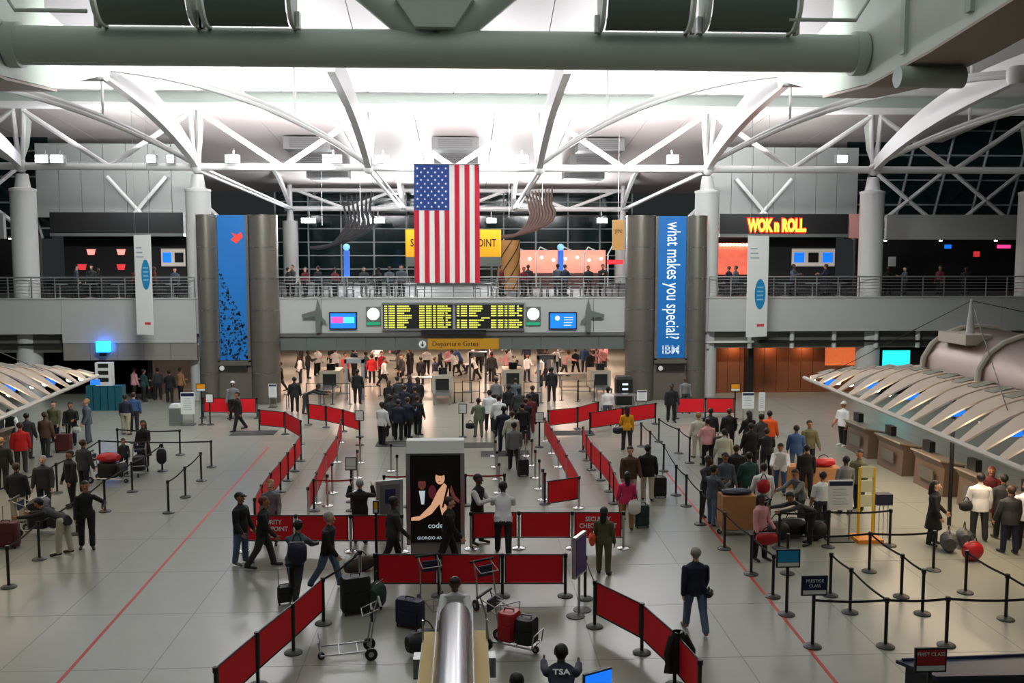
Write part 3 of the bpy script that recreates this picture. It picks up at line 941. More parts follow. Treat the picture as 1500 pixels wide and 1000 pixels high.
PEOPLE = [
 # the queue and counters under the canopy beside the maroon suitcases
 (185, 637, 'stand', 175, 'navy', 'khaki', 'person in navy jacket and khaki trousers, back turned, by the grey bin', 'k', 'm'),
 (197, 633, 'stand', 190, 'blue', 'black', 'person in blue jacket and black trousers standing close to the grey bin', 'b', 'l'),
 (212, 685.5, 'longcoat', -15, 'black', 'black', 'person in long black coat behind a baggage trolley by the short queue line', 'k', 'm'),
 (182, 694, 'woman', 20, 'charcoal', 'black', 'child in dark clothes between two loaded trolleys', 'k', 'm', 1.25),
 (125, 650, 'coat', -60, 'slate', 'slate', 'tall person in slate blue jacket waiting in front of the canopy counters', 'y', 'l', 1.82),
 (110, 651, 'bag', 10, 'black', 'black', 'person in black top with pale bag beside the slate blue jacket', 'k', 'm'),
 (81, 649, 'coat', -10, 'olive', 'navy', 'person in olive jacket facing the queue behind the maroon suitcase', 'k', 'l'),
 (67, 670, 'coat', 170, 'brown', 'charcoal', 'person in brown jacket turned to the canopy counter', 'b', 'm'),
 (42, 672, 'coat', 180, 'charcoal', 'charcoal', 'person in charcoal hooded jacket right behind the red jacket', 'k', 'l'),
 (32, 692, 'coat', 200, 'red', 'charcoal', 'person in bright red jacket at the canopy counter', 'b', 'l', 1.76),
 (15, 660, 'push', 30, 'black', 'black', 'agent in white shirt and black vest leaning over the canopy counter', 'k', 'm'),
 (4, 718, 'coat', 190, 'black', 'black', 'fair haired person in black coat next to the red jacket', 'y', 'l'),
 (27, 766, 'coat', 185, 'black', 'khaki', 'person in black coat with tan collar waiting before the dark trolley', 'b', 'm'),
 (66, 752, 'coat', 5, 'charcoal', 'charcoal', 'balding person in dark suit standing behind the black baggage trolley', 'g', 'l'),
 (106, 742, 'coat', -40, 'black', 'black', 'person in black jacket with bushy dark hair near the red bag', 'k', 'm'),
 (124, 722, 'coat', 160, 'charcoal', 'black', 'person in charcoal coat leaning towards the trolley of red luggage', 'b', 'm'),
 (95, 812, 'bend', -95, 'black', 'beige', 'person in beige trousers bending over the black baggage trolley', 'k', 'm'),
 (128, 803, 'akimbo', 20, 'black', 'black', 'person dressed in black with one hand on the hip', 'k', 'm', 1.76),
 # by the pylons
 (342, 615, 'stand', 5, 'grey', 'black', 'person in grey shirt and white cap behind the red barrier', 'w', 'd', 1.8),
 (350, 631, 'walk', -60, 'black', 'black', 'person all in black striding past the red barrier below the reef banner', 'k', 'm'),
 (432, 604, 'coat', 190, 'black', 'black', 'person in black leaning over the inspection table by the pylon', 'k', 'd'),
 (448, 606, 'bend', 90, 'black', 'charcoal', 'person stooping at the inspection table by the pylon', 'k', 'd'),
 # near the left entrance sign
 (354, 826, 'cap', 70, 'black', 'denim', 'person in black cap, black jacket and jeans by the entrance banner', 'k', 'm', 1.78, 'grey'),
 (386, 832, 'walk', 100, 'black', 'charcoal', 'person in black jacket and dark trousers walking past the entrance banner', 'r', 'm', 1.78),
 (398, 796, 'woman', 0, 'grey', 'charcoal', 'fair haired person in grey top behind the black jackets', 'y', 'l', 1.7),
 (481, 861, 'walk', 80, 'black', 'denim', 'grey haired person in black jacket and jeans walking to the checkpoint', 'g', 'l', 1.78),
 (433, 877, 'push', 170, 'slate', 'charcoal', 'person with a navy backpack pulling a small wheeled bag', 'k', 'm', 1.74),
 (528, 796, 'photo', 180, 'black', 'black', 'grey haired person in black taking a picture with raised arms', 'g', 'l', 1.7),
 (575, 832, 'walk', 110, 'charcoal', 'black', 'person in charcoal jacket hurrying past with a brown duffel bag', 'k', 'd', 1.78),
 (656, 834, 'walk', 95, 'black', 'black', 'person in black hurrying past the lit poster stand', 'b', 'l', 1.8),
 (699, 796, 'fold', 62, 'black', 'black', 'guard in white shirt and black vest checking papers', 'k', 'd', 1.85),
 (737, 812, 'push', 178, 'white', 'black', 'guard in white shirt and black trousers, back turned, leaning forward', 'k', 'd', 1.86),
 (753, 690, 'walk', 180, 'grey', 'black', 'person in pale grey shirt walking away with a black rolling case', 'k', 'm', 1.76),
 (701, 641, 'bag', 190, 'sage', 'sage', 'person in sage green suit carrying a black handbag', 'k', 'd', 1.66),
 (560, 652, 'bag', 150, 'white', 'black', 'person in white shirt with arms raised at the edge of the dark queue', 'k', 'd', 1.74),
 (808, 589, 'stand', 185, 'black', 'black', 'person in black suit standing alone in the metal detector lane', 'k', 'd', 1.82),
 (524, 592, 'stand', 178, 'black', 'black', 'guard in black standing by the white framed screening gate', 'k', 'd', 1.8),
 (890, 624, 'stand', 175, 'white', 'slate', 'person in white shirt with a dark strap behind the red barrier', 'k', 'd', 1.76),
 (918, 660, 'woman', 180, 'yellow', 'charcoal', 'person in yellow jacket with a black shoulder bag', 'k', 'd', 1.74),
 (922, 737, 'coat', 5, 'brown', 'beige', 'person in brown plaid shirt and beige trousers facing the queue', 'b', 'l', 1.76),
 (918, 776, 'woman', 178, 'pink', 'tan', 'person in bright pink top with white carrier bag', 'k', 'm', 1.62),
 (948, 733, 'coat', 170, 'black', 'beige', 'person in black vest and beige trousers by a black suitcase', 'k', 'm', 1.74),
 (983, 618, 'coat', 0, 'black', 'black', 'person in black suit with open white shirt by the red barrier', 'k', 'd', 1.76),
 (1003, 605, 'stand', 10, 'grey', 'charcoal', 'person in grey shirt behind the far red barrier', 'b', 'd', 1.76),
 (884, 841, 'woman', 160, 'olive', 'olive', 'person in olive jacket carrying an orange bag', 'k', 'm', 1.62),
 (1018, 925, 'walk', 180, 'navy', 'denim', 'grey haired person in navy sweater and jeans with a camera bag', 'g', 'l', 1.74, 'tan'),
 # big queue with the cardboard boxes
 (1022, 671, 'stand', 185, 'pale', 'beige', 'person in pale jacket at the head of the box queue', 'y', 'l'),
 (1036, 682, 'bag', 190, 'rose', 'black', 'person in rose pink top with a large dark bag', 'k', 'm'),
 (1040, 663, 'coat', 170, 'black', 'black', 'person in black coat beside the pale jacket', 'k', 'm'),
 (1067, 663, 'cap', 175, 'black', 'black', 'person in black jacket and cap by the red barrier end', 'b', 'l'),
 (1096, 668, 'longcoat', 185, 'black', 'black', 'person with long black hair in a black coat in the box queue', 'k', 'l'),
 (1114, 674, 'coat', 200, 'charcoal', 'black', 'person in charcoal jacket next to the orange jacket', 'k', 'm'),
 (1126, 668, 'coat', 150, 'orange', 'charcoal', 'person in bright orange jacket in the box queue', 'k', 'm'),
 (1099, 692, 'coat', 180, 'black', 'black', 'stout person in black jacket in front of the orange jacket', 'k', 'm', 1.74),
 (1122, 700, 'fold', 170, 'black', 'black', 'person in black with folded arms beside the white shirt', 'b', 'm'),
 (1060, 702, 'coat', 175, 'pale', 'charcoal', 'person in pale top wearing a backpack with light straps', 'k', 'm'),
 (1077, 732, 'fold', 160, 'black', 'black', 'person in black bending over papers amid the box queue', 'b', 'm'),
 (1035, 756, 'fold', 30, 'charcoal', 'charcoal', 'person in charcoal shirt leaning on the queue belt', 'k', 'd', 1.78),
 (1061, 748, 'cap', 10, 'slate', 'charcoal', 'person in slate jacket and cap behind the large cardboard boxes', 'k', 'm', 1.74),
 (1043, 770, 'fold', 120, 'slate', 'denim', 'person in blue denim jacket and jeans against the large boxes', 'k', 'm', 1.72),
 (1096, 748, 'coat', 185, 'green', 'green', 'person in dark green jacket, back turned, amid the box queue', 'k', 'm', 1.76),
 (1117, 768, 'coat', 178, 'white', 'black', 'person in white shirt wearing a red backpack', 'k', 'm', 1.74),
 (1142, 722, 'push', -20, 'white', 'blue', 'person in white shirt leaning on a cardboard box', 'k', 'm', 1.7),
 (1165, 694, 'coat', 160, 'blue', 'denim', 'person in blue jacket behind the stacked cartons', 'k', 'm', 1.7),
 (1184, 688, 'coat', 5, 'olive', 'black', 'person in dark olive jacket near the red bag on cartons', 'k', 'm', 1.76),
 (1180, 730, 'stand', 170, 'black', 'black', 'person in black between the two carton stacks', 'k', 'm', 1.7),
 (1171, 766, 'push', -60, 'grey', 'charcoal', 'person in grey shirt stooping beside the black bags', 'k', 'm', 1.62),
 (1203, 782, 'stand', 180, 'white', 'charcoal', 'person in white tee shirt, back turned, by the queue notice', 'k', 'm', 1.72),
 (1186, 797, 'bend', -80, 'charcoal', 'black', 'person in dark clothes bent over the heap of black bags', 'k', 'm', 1.7),
 (1237, 754, 'stand', 185, 'grey', 'navy', 'person in grey shirt waiting behind the queue notice', 'k', 'd', 1.74),
 (1257, 748, 'coat', -60, 'olive', 'navy', 'tall person in olive jacket behind the yellow scale', 'k', 'm', 1.84),
 (1113, 820, 'woman', 30, 'rose', 'black', 'person in pink cardigan with a red bag by the belt posts', 'k', 'd', 1.66),
 (1234, 653, 'cap', -60, 'white', 'black', 'person in white cap and white tee shirt strolling to the counters', 'w', 'm', 1.78, 'white'),
 (1366, 798, 'longcoat', 60, 'black', 'black', 'person with long black hair beside the striped bags', 'k', 'l', 1.7),
 (1433, 791, 'coat', 170, 'white', 'charcoal', 'person in white shirt with black shoulder bag at the counter', 'k', 'm', 1.8),
 (1449, 771, 'longcoat', -30, 'maroon', 'black', 'person in maroon top facing the white shirt at the counter', 'r', 'm', 1.7),
 (1467, 789, 'coat', 175, 'charcoal', 'black', 'person in charcoal jacket squeezed in at the counter', 'k', 'm', 1.74),
 (1479, 810, 'coat', 180, 'charcoal', 'navy', 'person in charcoal jacket and blue jeans under the bright lamp', 'b', 'l', 1.74),
 (1499, 806, 'coat', 170, 'white', 'black', 'person in white shirt under the bright lamp', 'r', 'l', 1.78),
]
def spread(rows, d=.62):
    P = [G(r[0], r[1]) for r in rows]
    for _ in range(60):
        for i in range(len(P)):
            for j in range(i):
                v = P[i] - P[j]
                if 1e-6 < v.length < d:
                    k = v.normalized() * (d - v.length) * .5
                    P[i] += k
                    P[j] -= k
    return P
for r, p in zip(PEOPLE, spread(PEOPLE)):
    person(*r, at=p)
# the two dark queues in front of the checkpoint opening
random.seed(3)
QL = [(572, 640), (585, 645), (598, 641), (610, 638), (577, 622), (592, 620), (607, 622), (583, 606), (600, 604), (612, 608), (570, 610)]
QR = [(717, 632, 'white', 'black'), (731, 641, 'white', 'navy'), (738, 662, 'navy', 'navy'), (750, 668, 'pale', 'black'), (765, 652, 'black', 'black'), (776, 634, 'maroon', 'maroon'), (760, 625, 'charcoal', 'black'), (745, 618, 'black', 'black'), (727, 607, 'grey', 'black'), (770, 645, 'black', 'charcoal'), (780, 622, 'black', 'black'), (755, 606, 'slate', 'black')]
SQ = spread(QL + QR, .7)
for i, (x, y) in enumerate(QL):
    person(x, y, random.choice(['coat', 'stand', 'bag', 'fold', 'longcoat']), random.choice([170, 185, 200, 150]), random.choice(['black', 'black', 'charcoal', 'navy']), 'black',
           'person in dark clothes in the packed queue beside the person in white shirt', random.choice('kkb'), random.choice('mdl'), random.uniform(1.66, 1.82), group='dark queue before the checkpoint', at=SQ[i])
for i, (x, y, t, b) in enumerate(QR):
    person(x, y, random.choice(['coat', 'stand', 'bag', 'fold']), random.choice([175, 185, 195]), t, b,
           'person in %s top and %s trousers in the queue beside the chrome posts' % (t, b), random.choice('kkb'), random.choice('mdl'), random.uniform(1.66, 1.8), group='queue beside the chrome posts' if (t, b) == ('black', 'black') else None, at=SQ[len(QL) + i])
# people inside the checkpoint
IN = [(412, 560), (440, 548), (452, 540), (470, 536), (484, 533), (498, 536), (506, 546), (515, 533), (545, 548), (553, 541), (562, 552), (590, 548), (598, 536), (616, 549), (628, 534), (637, 552), (648, 533), (660, 535), (672, 532), (690, 534), (700, 532), (716, 545), (722, 536), (742, 540), (757, 552), (772, 545), (792, 552), (802, 535), (812, 533), (830, 537), (850, 534), (866, 538), (880, 532)] + [(random.uniform(430, 890), random.uniform(516, 545)) for _ in range(26)]
IN = [(x, y + 14) for x, y in IN]
for i, ((x, y), pin) in enumerate(zip(IN, spread(IN, 1.2))):
    t = random.choice(['white', 'white', 'rose', 'black', 'charcoal', 'navy', 'black', 'grey', 'rose', 'blue', 'white', 'slate'])
    if (x, y) in ((506, 560), (545, 562), (553, 555)):
        t = 'red'
    person(x, y, random.choice(['stand', 'coat', 'walk', 'fold', 'bag', 'push']), random.uniform(0, 360), t, random.choice(['black', 'navy', 'charcoal']),
           'person in %s top among the crowd inside the lit screening area' % t, random.choice('kkkb'), random.choice('mdl'), random.uniform(1.62, 1.82), group='crowd inside the screening area, %s tops' % t, at=pin)
# lower shop on the far side of the reef pylon
for i, (x, y, t) in enumerate(((197, 585, 'rose'), (211, 588, 'green'), (232, 586, 'charcoal'), (249, 590, 'black'), (265, 586, 'tan'))):
    person(x, y, random.choice(['coat', 'stand', 'bag']), random.uniform(120, 240), t, 'black', 'person in %s top in the dim shop below the balcony' % t, 'k', 'm', 1.7)
# food court visitors on the balcony
BAL = []
while len(BAL) < 31:
    px = random.choice([random.uniform(80, 270), random.uniform(415, 590), random.uniform(415, 590), random.uniform(715, 905), random.uniform(715, 905), random.uniform(1045, 1250), random.uniform(1300, 1490)])
    Y = random.uniform(53.95, 55.2)
    x = W(px, 420, Y).x
    if min(abs(x - c) for c in COLX) < 1.0 or any((x - a) ** 2 + (Y - b) ** 2 < .6 for a, b in BAL):
        continue
    if abs(x) < 4.2:
        Y = min(Y, 54.35)      # clear of the yellow board
    BAL.append((x, Y))
    t = random.choice(['black', 'charcoal', 'navy', 'slate', 'black', 'maroon'])
    person(0, 0, random.choice(['coat', 'stand', 'fold']), random.uniform(0, 360), t, 'black', 'person in %s clothes standing behind the balcony railing' % t, random.choice('kb'), random.choice('mdl'), random.uniform(1.55, 1.75), group='balcony visitors in %s' % t, at=(x, Y, Z2))
# ================================================================ QUEUE POSTS, BELTS, RED BARRIER PANELS
def post_meshes(pm, bmat, h=1.0):
    return (MB().lathe([(.18, 0), (.18, .02), (.15, .04), (.04, .06)], n=20).mesh('base', bmat, True),
            MB().lathe([(.035, .05), (.035, h - .08)], n=12).mesh('pole', pm, True),
            MB().lathe([(.045, h - .1), (.05, h - .08), (.05, h - .01), (.04, h)], n=12).mesh('belt_head', M_BLACK, True))
PB = post_meshes(M_POST, M_BASE)
PCH = post_meshes(M_CHROME, M_CHROME)


def post(p, label, group, chrome=False):
    t = thing('stanchion', label, 'queue post', p, 0, group)
    for n_, me in zip(('base', 'pole', 'belt_head'), PCH if chrome else PB):
        ob(n_, me, t)
    return t


def belt(t, q, m=None, z=.95):
    """belt drawn out of post t to the point q"""
    a = Vector(t.location)
    d = Vector(q) - a
    L = d.length
    ang = math.atan2(-d.x, d.y)
    rows = []
    for i in range(7):
        k = i / 6
        zz = z - .05 * math.sin(math.pi * k) * min(1, L / 2)
        c = d * k
        n_ = Vector((math.cos(ang), math.sin(ang), 0)) * .004
        rows.append([c + n_ + Vector((0, 0, zz - .025)), c - n_ + Vector((0, 0, zz - .025)), c - n_ + Vector((0, 0, zz + .025)), c + n_ + Vector((0, 0, zz + .025))])
    MB().quadgrid(rows, closed_u=True).build('belt', m or M_BELT, t)


def line(pts, label, group, chrome=False, belts=True, m=None, close=None):
    ts = [post(G(*p), label, group, chrome) for p in pts]
    if belts:
        for a, b in zip(ts, ts[1:]):
            belt(a, b.location, m)
    return ts


def panel(p, q, label, group, lo=.3, hi=.97, words=None, m=None):
    p, q = Vector(p), Vector(q)
    d = q - p
    L = d.length - .14
    c = (p + q) / 2
    t = thing('barrier_panel', label, 'barrier', (c.x, c.y, 0), math.atan2(d.y, d.x), group)
    MB().bb((-L / 2, -.006, lo + .02), (L / 2, .006, hi - .02)).build('banner', m or M_RED, t)
    for z in (lo, hi):
        MB().tube([(-L / 2 - .05, 0, z), (L / 2 + .05, 0, z)], .018, 6).build('rail', M_BLACK, t)
    for x in (-L / 2, L / 2):
        MB().bb((x - .012, -.012, lo), (x + .012, .012, hi)).build('edge_bar', M_BLACK, t)
    if words:
        for k, wd_ in enumerate(words):
            text(wd_, .17, M_PRINT, t, (0, -.012, hi - .18 - k * .18), bold=.003, sx=.88)
        MB().box((.05, -.012, lo + .1), (.16, .004, .03)).build('arrow_mark', M_PRINT, t)
    return t


def run(pts, label, group, chrome=False, plabel=None, posts=True):
    P = [G(*p) for p in pts]
    if posts:
        for p in P:
            post(p, plabel or label.replace('red barrier panel', 'black barrier post').replace('red panel', 'black panel post'), group + ' posts', chrome)
    for a, b in zip(P, P[1:]):
        panel(a, b, label, group)


run([(298, 612), (338, 613), (377, 613)], 'red barrier panel in the row at the foot of the reef pylon', 'reef pylon barrier')
run([(380, 632), (418, 636), (441, 650)], 'red barrier panel at the outer lane corner near the reef pylon', 'outer corner barrier')
run([(441, 675), (432, 690), (422, 704), (411, 720), (397, 738), (384, 758), (374, 780)], 'red barrier panel lining the lane beside the long red floor line', 'outer lane barrier')
run([(452, 622), (478, 626), (503, 632), (527, 640)], 'red barrier panel slanting up to the screening tables', 'slanting barrier')
run([(500, 648), (494, 677), (477, 705), (464, 737), (452, 762)], 'red barrier panel between chrome posts of the inner lane', 'inner lane barrier', True, 'chrome post with red panels along the inner lane')
run([(803, 633), (846, 628), (876, 619)], 'red barrier panel slanting towards the slogan pylon', 'slogan pylon slanting barrier')
run([(864, 637), (912, 629), (960, 621)], 'red barrier panel behind the yellow jacket', 'barrier behind the yellow jacket')
run([(990, 613), (1033, 613), (1076, 613)], 'red barrier panel in the row at the foot of the slogan pylon', 'slogan pylon barrier')
run([(854, 661), (859, 674), (866, 688), (880, 703), (893, 720), (899, 737), (908, 760)], 'red barrier panel lining the lane beside the plaid shirt', 'plaid shirt lane barrier')
run([(798, 646), (808, 664), (818, 684), (830, 708), (848, 744)], 'red barrier panel between chrome posts near the rolling case', 'rolling case lane barrier', True, 'chrome post with red panels near the rolling case')
panel(G(800, 752), G(848, 744), 'short red barrier panel closing the lane beside the guards', None)
post(G(798, 738), 'black post at the end of the short red lane panel', None)

# the front row with the entrance banners, and the second row nearer the baggage machine
fr = [(356, 808), (434, 808), (514, 808), (589, 808)]
fr2 = [(690, 804), (760, 803), (838, 803), (913, 803)]
for seq in (fr, fr2):
    for p in seq:
        post(G(*p), 'chrome post in the front row of red panels by the poster stand', 'front row posts', True)
panel(G(*fr[0]), G(*fr[1]), 'red entrance banner lettered SECURITY CHECK-POINT behind the black jackets', None, words=('SECURITY', 'CHECK-POINT'))
panel(G(*fr2[2]), G(*fr2[3]), 'red entrance banner lettered SECURITY CHECK-POINT beside the olive jacket', None, words=('SECURITY', 'CHECK-POINT'))
for a, b, l in ((fr[1], fr[2], 'adjoining the lettered banner behind the black jackets'), (fr[2], fr[3], 'between the picture taker and the poster stand'), (fr2[0], fr2[1], 'in front of the two guards'), (fr2[1], fr2[2], 'between the guards and the lettered banner')):
    panel(G(*a), G(*b), 'plain red panel ' + l, None)
sr = [(550, 873), (643, 873), (736, 873), (828, 873)]
for p in sr:
    post(G(*p), 'black post in the row just behind the baggage machine', 'baggage machine row posts')
for a, b, l in zip(sr, sr[1:], ('joined to the tall yellow signed post', 'directly behind the silver tube', 'ending at the slim sign stand')):
    panel(G(*a), G(*b), 'plain red panel ' + l, None)
run([(474, 913), (430, 956), (378, 1004), (318, 1062)], 'red panel running out from the empty trolley', 'panels beside the empty trolley')
run([(871, 918), (940, 956), (988, 1004), (1024, 1050)], 'red panel on the side where the black jacket hangs', 'panels under the hanging jacket')
t = post(G(857, 877), 'black post belted to the red panels near the slim sign stand', None)
belt(t, G(871, 918))
t = post(G(528, 868), 'chrome post with a black belt near the brown duffel bag', None, True)
belt(t, G(474, 913))

# check-in queue beneath the small canopy
gl = 'black belt post in the queue in front of the small canopy'
line([(13, 860), (58, 819), (113, 782), (154, 749), (194, 720), (238, 690)], gl, 'small canopy queue posts')
line([(-20, 770), (40, 745), (84, 722), (147, 683), (310, 684)], 'black belt post beside the trolley of red luggage', 'red luggage queue posts')
line([(247, 751), (272, 728), (295, 704), (310, 684)][:3], 'black belt post in the short row by the red floor line', 'short row posts')
line([(173, 664), (264, 666)], 'black belt post next to the grey bin', 'bin posts')
# box queue and business class lanes
line([(939, 654), (952, 668), (972, 690), (990, 725), (1005, 741), (1026, 768), (1061, 804), (1100, 841), (1132, 874)], 'black belt post along the second red floor line', 'second red line posts')
line([(965, 647), (994, 664), (1010, 678)], 'black belt post at the head of the box queue', 'box queue head posts')
ts = line([(1061, 804), (1141, 803), (1213, 801), (1303, 799)][1:], 'black belt post in front of the yellow scale', 'scale posts')
ts2 = line([(1153, 840), (1273, 837), (1367, 835)], 'black belt post in front of the pink cardigan', 'pink cardigan posts')
line([(1216, 872), (1245, 897), (1297, 947)], 'black belt post in the lane next to the blue signs', 'blue sign lane posts')
line([(1273, 838), (1320, 874), (1351, 899)][1:], 'black belt post in the middle of the belted lanes', 'middle lane posts')
lx = line([(1297, 947), (1386, 945), (1530, 943)][1:], 'black belt post beside the dark blue counter', 'counter posts')
belt(lx[0], G(1297, 947))
line([(1414, 868), (1473, 907), (1578, 966)][:3], 'black belt post at the outer end of the belted lanes', 'outer lane posts')
belt(ts2[1], G(1320, 874))
# signed posts
def signed(px, py, m, words, label, sz=(.52, .4), tall=1.05):
    t = thing('sign_post', label, 'sign', G(px, py))
    ob('base', PB[0], t)
    MB().lathe([(.035, .05), (.035, tall)], n=12).build('pole', M_POST, t, True)
    b = MB().bb((-sz[0] / 2, -.03, tall), (sz[0] / 2, .01, tall + sz[1])).build('sign_frame', M_BLACK, t)
    MB().bb((-sz[0] / 2 + .03, -.036, tall + .12), (sz[0] / 2 - .03, -.031, tall + sz[1] - .03)).build('sign_face', m, b)
    MB().bb((-sz[0] / 2 + .03, -.036, tall + .03), (sz[0] / 2 - .03, -.031, tall + .11)).build('name_strip', M_PAPER, b)
    for k, w_ in enumerate(words):
        text(w_, .085, M_PRINT, b, (0, -.04, tall + sz[1] - .1 - k * .1), ext=.002)
    return t
t = signed(1190, 947, M_NAVY, ('PRESTIGE', 'CLASS'), 'belt post with navy PRESTIGE CLASS sign on the red floor line')
belt(t, G(1297, 947))
signed(1152, 900, mat('sky_sign', (30, 150, 205), .5), (), 'belt post topped by a bright sky blue sign')
signed(1358, 1075, mat('crimson_sign', (176, 20, 40), .5), ('FIRST CLASS',), 'post topped by a crimson sign before the dark blue counter')
signed(552, 859, mat('yellow_plate', (240, 178, 16), .5), (), 'tall black post with a narrow yellow sign by the brown duffel bag', (.14, .3), 1.75)
for px, py, l in ((296, 622, 'tall black post with orange sign beside the grey bin'), (1076, 622, 'tall black post with orange sign at the timber wall')):
    signed(px, py, mat('orange_sign', (232, 150, 20), .5), (), l, (.45, .36), 1.55)
for px, py, l in ((527, 652, 'small white notice on a post by the white shirt'), (515, 735, 'small white notice on a post above the red belt'), (678, 640, 'small framed notice before the sage suit'), (790, 655, 'small framed notice at the corner of the chrome lane'), (308, 622, 'small white pictogram notice at the reef pylon')):
    t = signed(px, py, M_PAPER, (), l, (.36, .42), 1.02)
# chrome rope posts in the lanes beside the poster stand
CH1 = [(487, 722), (480, 741), (528, 678), (524, 700), (517, 720), (573, 690), (582, 708)]
CH2 = [(724, 668), (726, 684), (728, 702), (731, 722), (770, 668), (779, 682), (784, 700), (790, 716), (795, 732)]
for p in CH1 + CH2:
    post(G(*p), 'slim chrome post standing in the lanes behind the poster stand', 'chrome lane posts', True)
for a, b, l in (((460, 748), (515, 748), 'black post with red belt beside the inner lane'), ((563, 742), (597, 742), 'black post with red belt reaching the poster stand'), ((739, 740), (682, 740), 'black post with red belt behind the guards')):
    t = post(G(*a), l, None)
    belt(t, G(*b), M_REDB)
    post(G(*b), 'black post taking the end of a red belt', 'red belt end posts')
# ================================================================ FLAG
def flag():
    Yf = 50.6
    a, b = W(606, 241, Yf), W(703, 414, Yf)
    Wd, Ht = b.x - a.x, a.z - b.z
    t = thing('flag', 'large red, white and blue flag hanging vertically from the roof truss', 'flag', ((a.x + b.x) / 2, Yf, a.z))
    M_FR, M_FW, M_FB = mat('flag_red', (196, 30, 58), .8), mat('flag_white', (236, 234, 232), .8), mat('flag_blue', (34, 66, 138), .8)
    def wave(x, z):
        return .10 * math.sin(x * 4.2 + z * .35) * min(1, -z / 2 + .15) + .04 * math.sin(x * 9 + 1.3 * z)
    def strip(x0, x1, z0, z1, nx=4, nz=14):
        rows = [[(x0 + (x1 - x0) * i / nx, wave(x0 + (x1 - x0) * i / nx, z0 + (z1 - z0) * j / nz), z0 + (z1 - z0) * j / nz) for i in range(nx + 1)] for j in range(nz + 1)]
        mb = MB().quadgrid(rows)
        mb.quadgrid([[(p[0], p[1] + .012, p[2]) for p in r] for r in rows])
        return mb
    cw, ch = Wd * 7 / 13, Ht * .385
    for i in range(13):
        x0, x1 = -Wd / 2 + Wd * i / 13, -Wd / 2 + Wd * (i + 1) / 13
        strip(x0, x1, -ch if i < 7 else 0, -Ht).build('stripe', M_FR if i % 2 == 0 else M_FW, t, True)
    strip(-Wd / 2, -Wd / 2 + cw, 0, -ch, 12, 14).build('canton', M_FB, t, True)
    star = []
    for k in range(10):
        r = .075 if k % 2 == 0 else .03
        star.append((r * math.sin(k * math.pi / 5), r * math.cos(k * math.pi / 5)))
    sm = MB().prism(star, 'y', -.004, .004).mesh('star', M_FW)
    for row in range(11):
        n_ = 5 if row % 2 == 0 else 4
        for k in range(n_):
            z = -ch * (row + 1) / 12
            x = -Wd / 2 + cw * ((2 * k + 1 + (row % 2)) / 10)
            ob('star', sm, t, (x, wave(x, z) - .012, z))
    MB().tube([(-Wd / 2 - .1, 0, .03), (Wd / 2 + .1, 0, .03)], .035, 8).build('hanging_bar', M_SILV, t, True)
    for x in (-Wd / 2, Wd / 2):
        MB().tube([(x, 0, .03), (x, 1.2, .35)], .012, 5).build('hanging_wire', M_SILV, t)
flag()

# ================================================================ TALL BLUE BANNERS ON THE PYLONS
def blue_banner(pl, label):
    _, xa, xb, Y0, zt = pl
    z0 = W(661, 527, Y0).z
    t = thing('tall_banner', label, 'banner', ((xa + xb) / 2, Y0 + .5, z0))
    w, h = (xb - xa) / 2, zt - z0
    MB().bb((-w, -.05, 0), (w, .04, h)).build('backlit_panel', M_BLUEB, t)
    for sg in (-1, 1):
        MB().bb((sg * (w + .08) - .07, -.12, -.1), (sg * (w + .08) + .07, .04, h)).build('side_frame', M_BAND, t)
    MB().bb((-w - .15, -.12, -.28), (w + .15, .04, -.02)).build('sill', M_CLAD, t)
    return t, w, h
t, w, h = blue_banner(pylon_l, 'tall blue reef banner with a small red fish shape on the grey pylon')
M_REEF = mat('reef_dark', (8, 44, 66), .6)
random.seed(11)
mb = MB()
for i in range(420):
    v = random.random() ** 1.1
    z = v * h * .66
    x = (random.random() * 2 - 1) * w * .95
    if x > w * (.95 - 1.7 * max(0, v - .35) / .65 * 1.2):
        continue
    s_ = random.uniform(.04, .12)
    mb.box((x, -.055, z), (s_, .006, s_ * random.uniform(.4, 1.3)), rot=Matrix.Rotation(random.uniform(0, 3), 3, 'Y'))
o = mb.build('reef_print', M_REEF, t)
o['kind'] = 'stuff'
MB().prism([(-.28, -.1), (0, -.3), (.35, .05), (.25, .3), (.05, .15), (-.25, .28), (-.1, .05)], 'y', -.062, -.054).build('red_fish_mark', mat('coral_red', (232, 60, 48), .5, emis=.3), t, loc=(w * .35, 0, h * .845))
t, w, h = blue_banner(pylon_r, 'tall blue banner lettered what makes you special? on the grey pylon')
text('what makes you special?', 1.02, M_TEXTW, t, (.05, -.06, h * .545), (math.pi / 2, math.pi / 2, 0), sx=.6, bold=.004).scale = (.62, 1, 1)
text('IBM', .62, M_TEXTW, t, (0, -.06, h * .055), bold=.012, sx=1.0)
for k in range(7):
    MB().bb((-w * .75, -.075, h * .055 - .24 + k * .07), (w * .75, -.062, h * .055 - .215 + k * .07)).build('logo_stripe_gap', M_BLUEB, t)
for px in (338, 985):
    p = W(px, 539, 49.9)
    t = thing('wayfinding_sign', 'small dark wayfinding strip below the %s' % ('reef banner' if px < 500 else 'slogan banner'), 'sign', (p.x, 50.35, p.z - .05))
    MB().bb((-.75, -.05, -.16), (.75, .05, .16)).build('strip', M_DARK, t)
    MB().lathe([(.13, 0), (.13, .02)], n=16).build('round_mark', M_PAPER, t, False, (-.55, -.05, 0)).rotation_euler = (math.pi / 2, 0, 0)

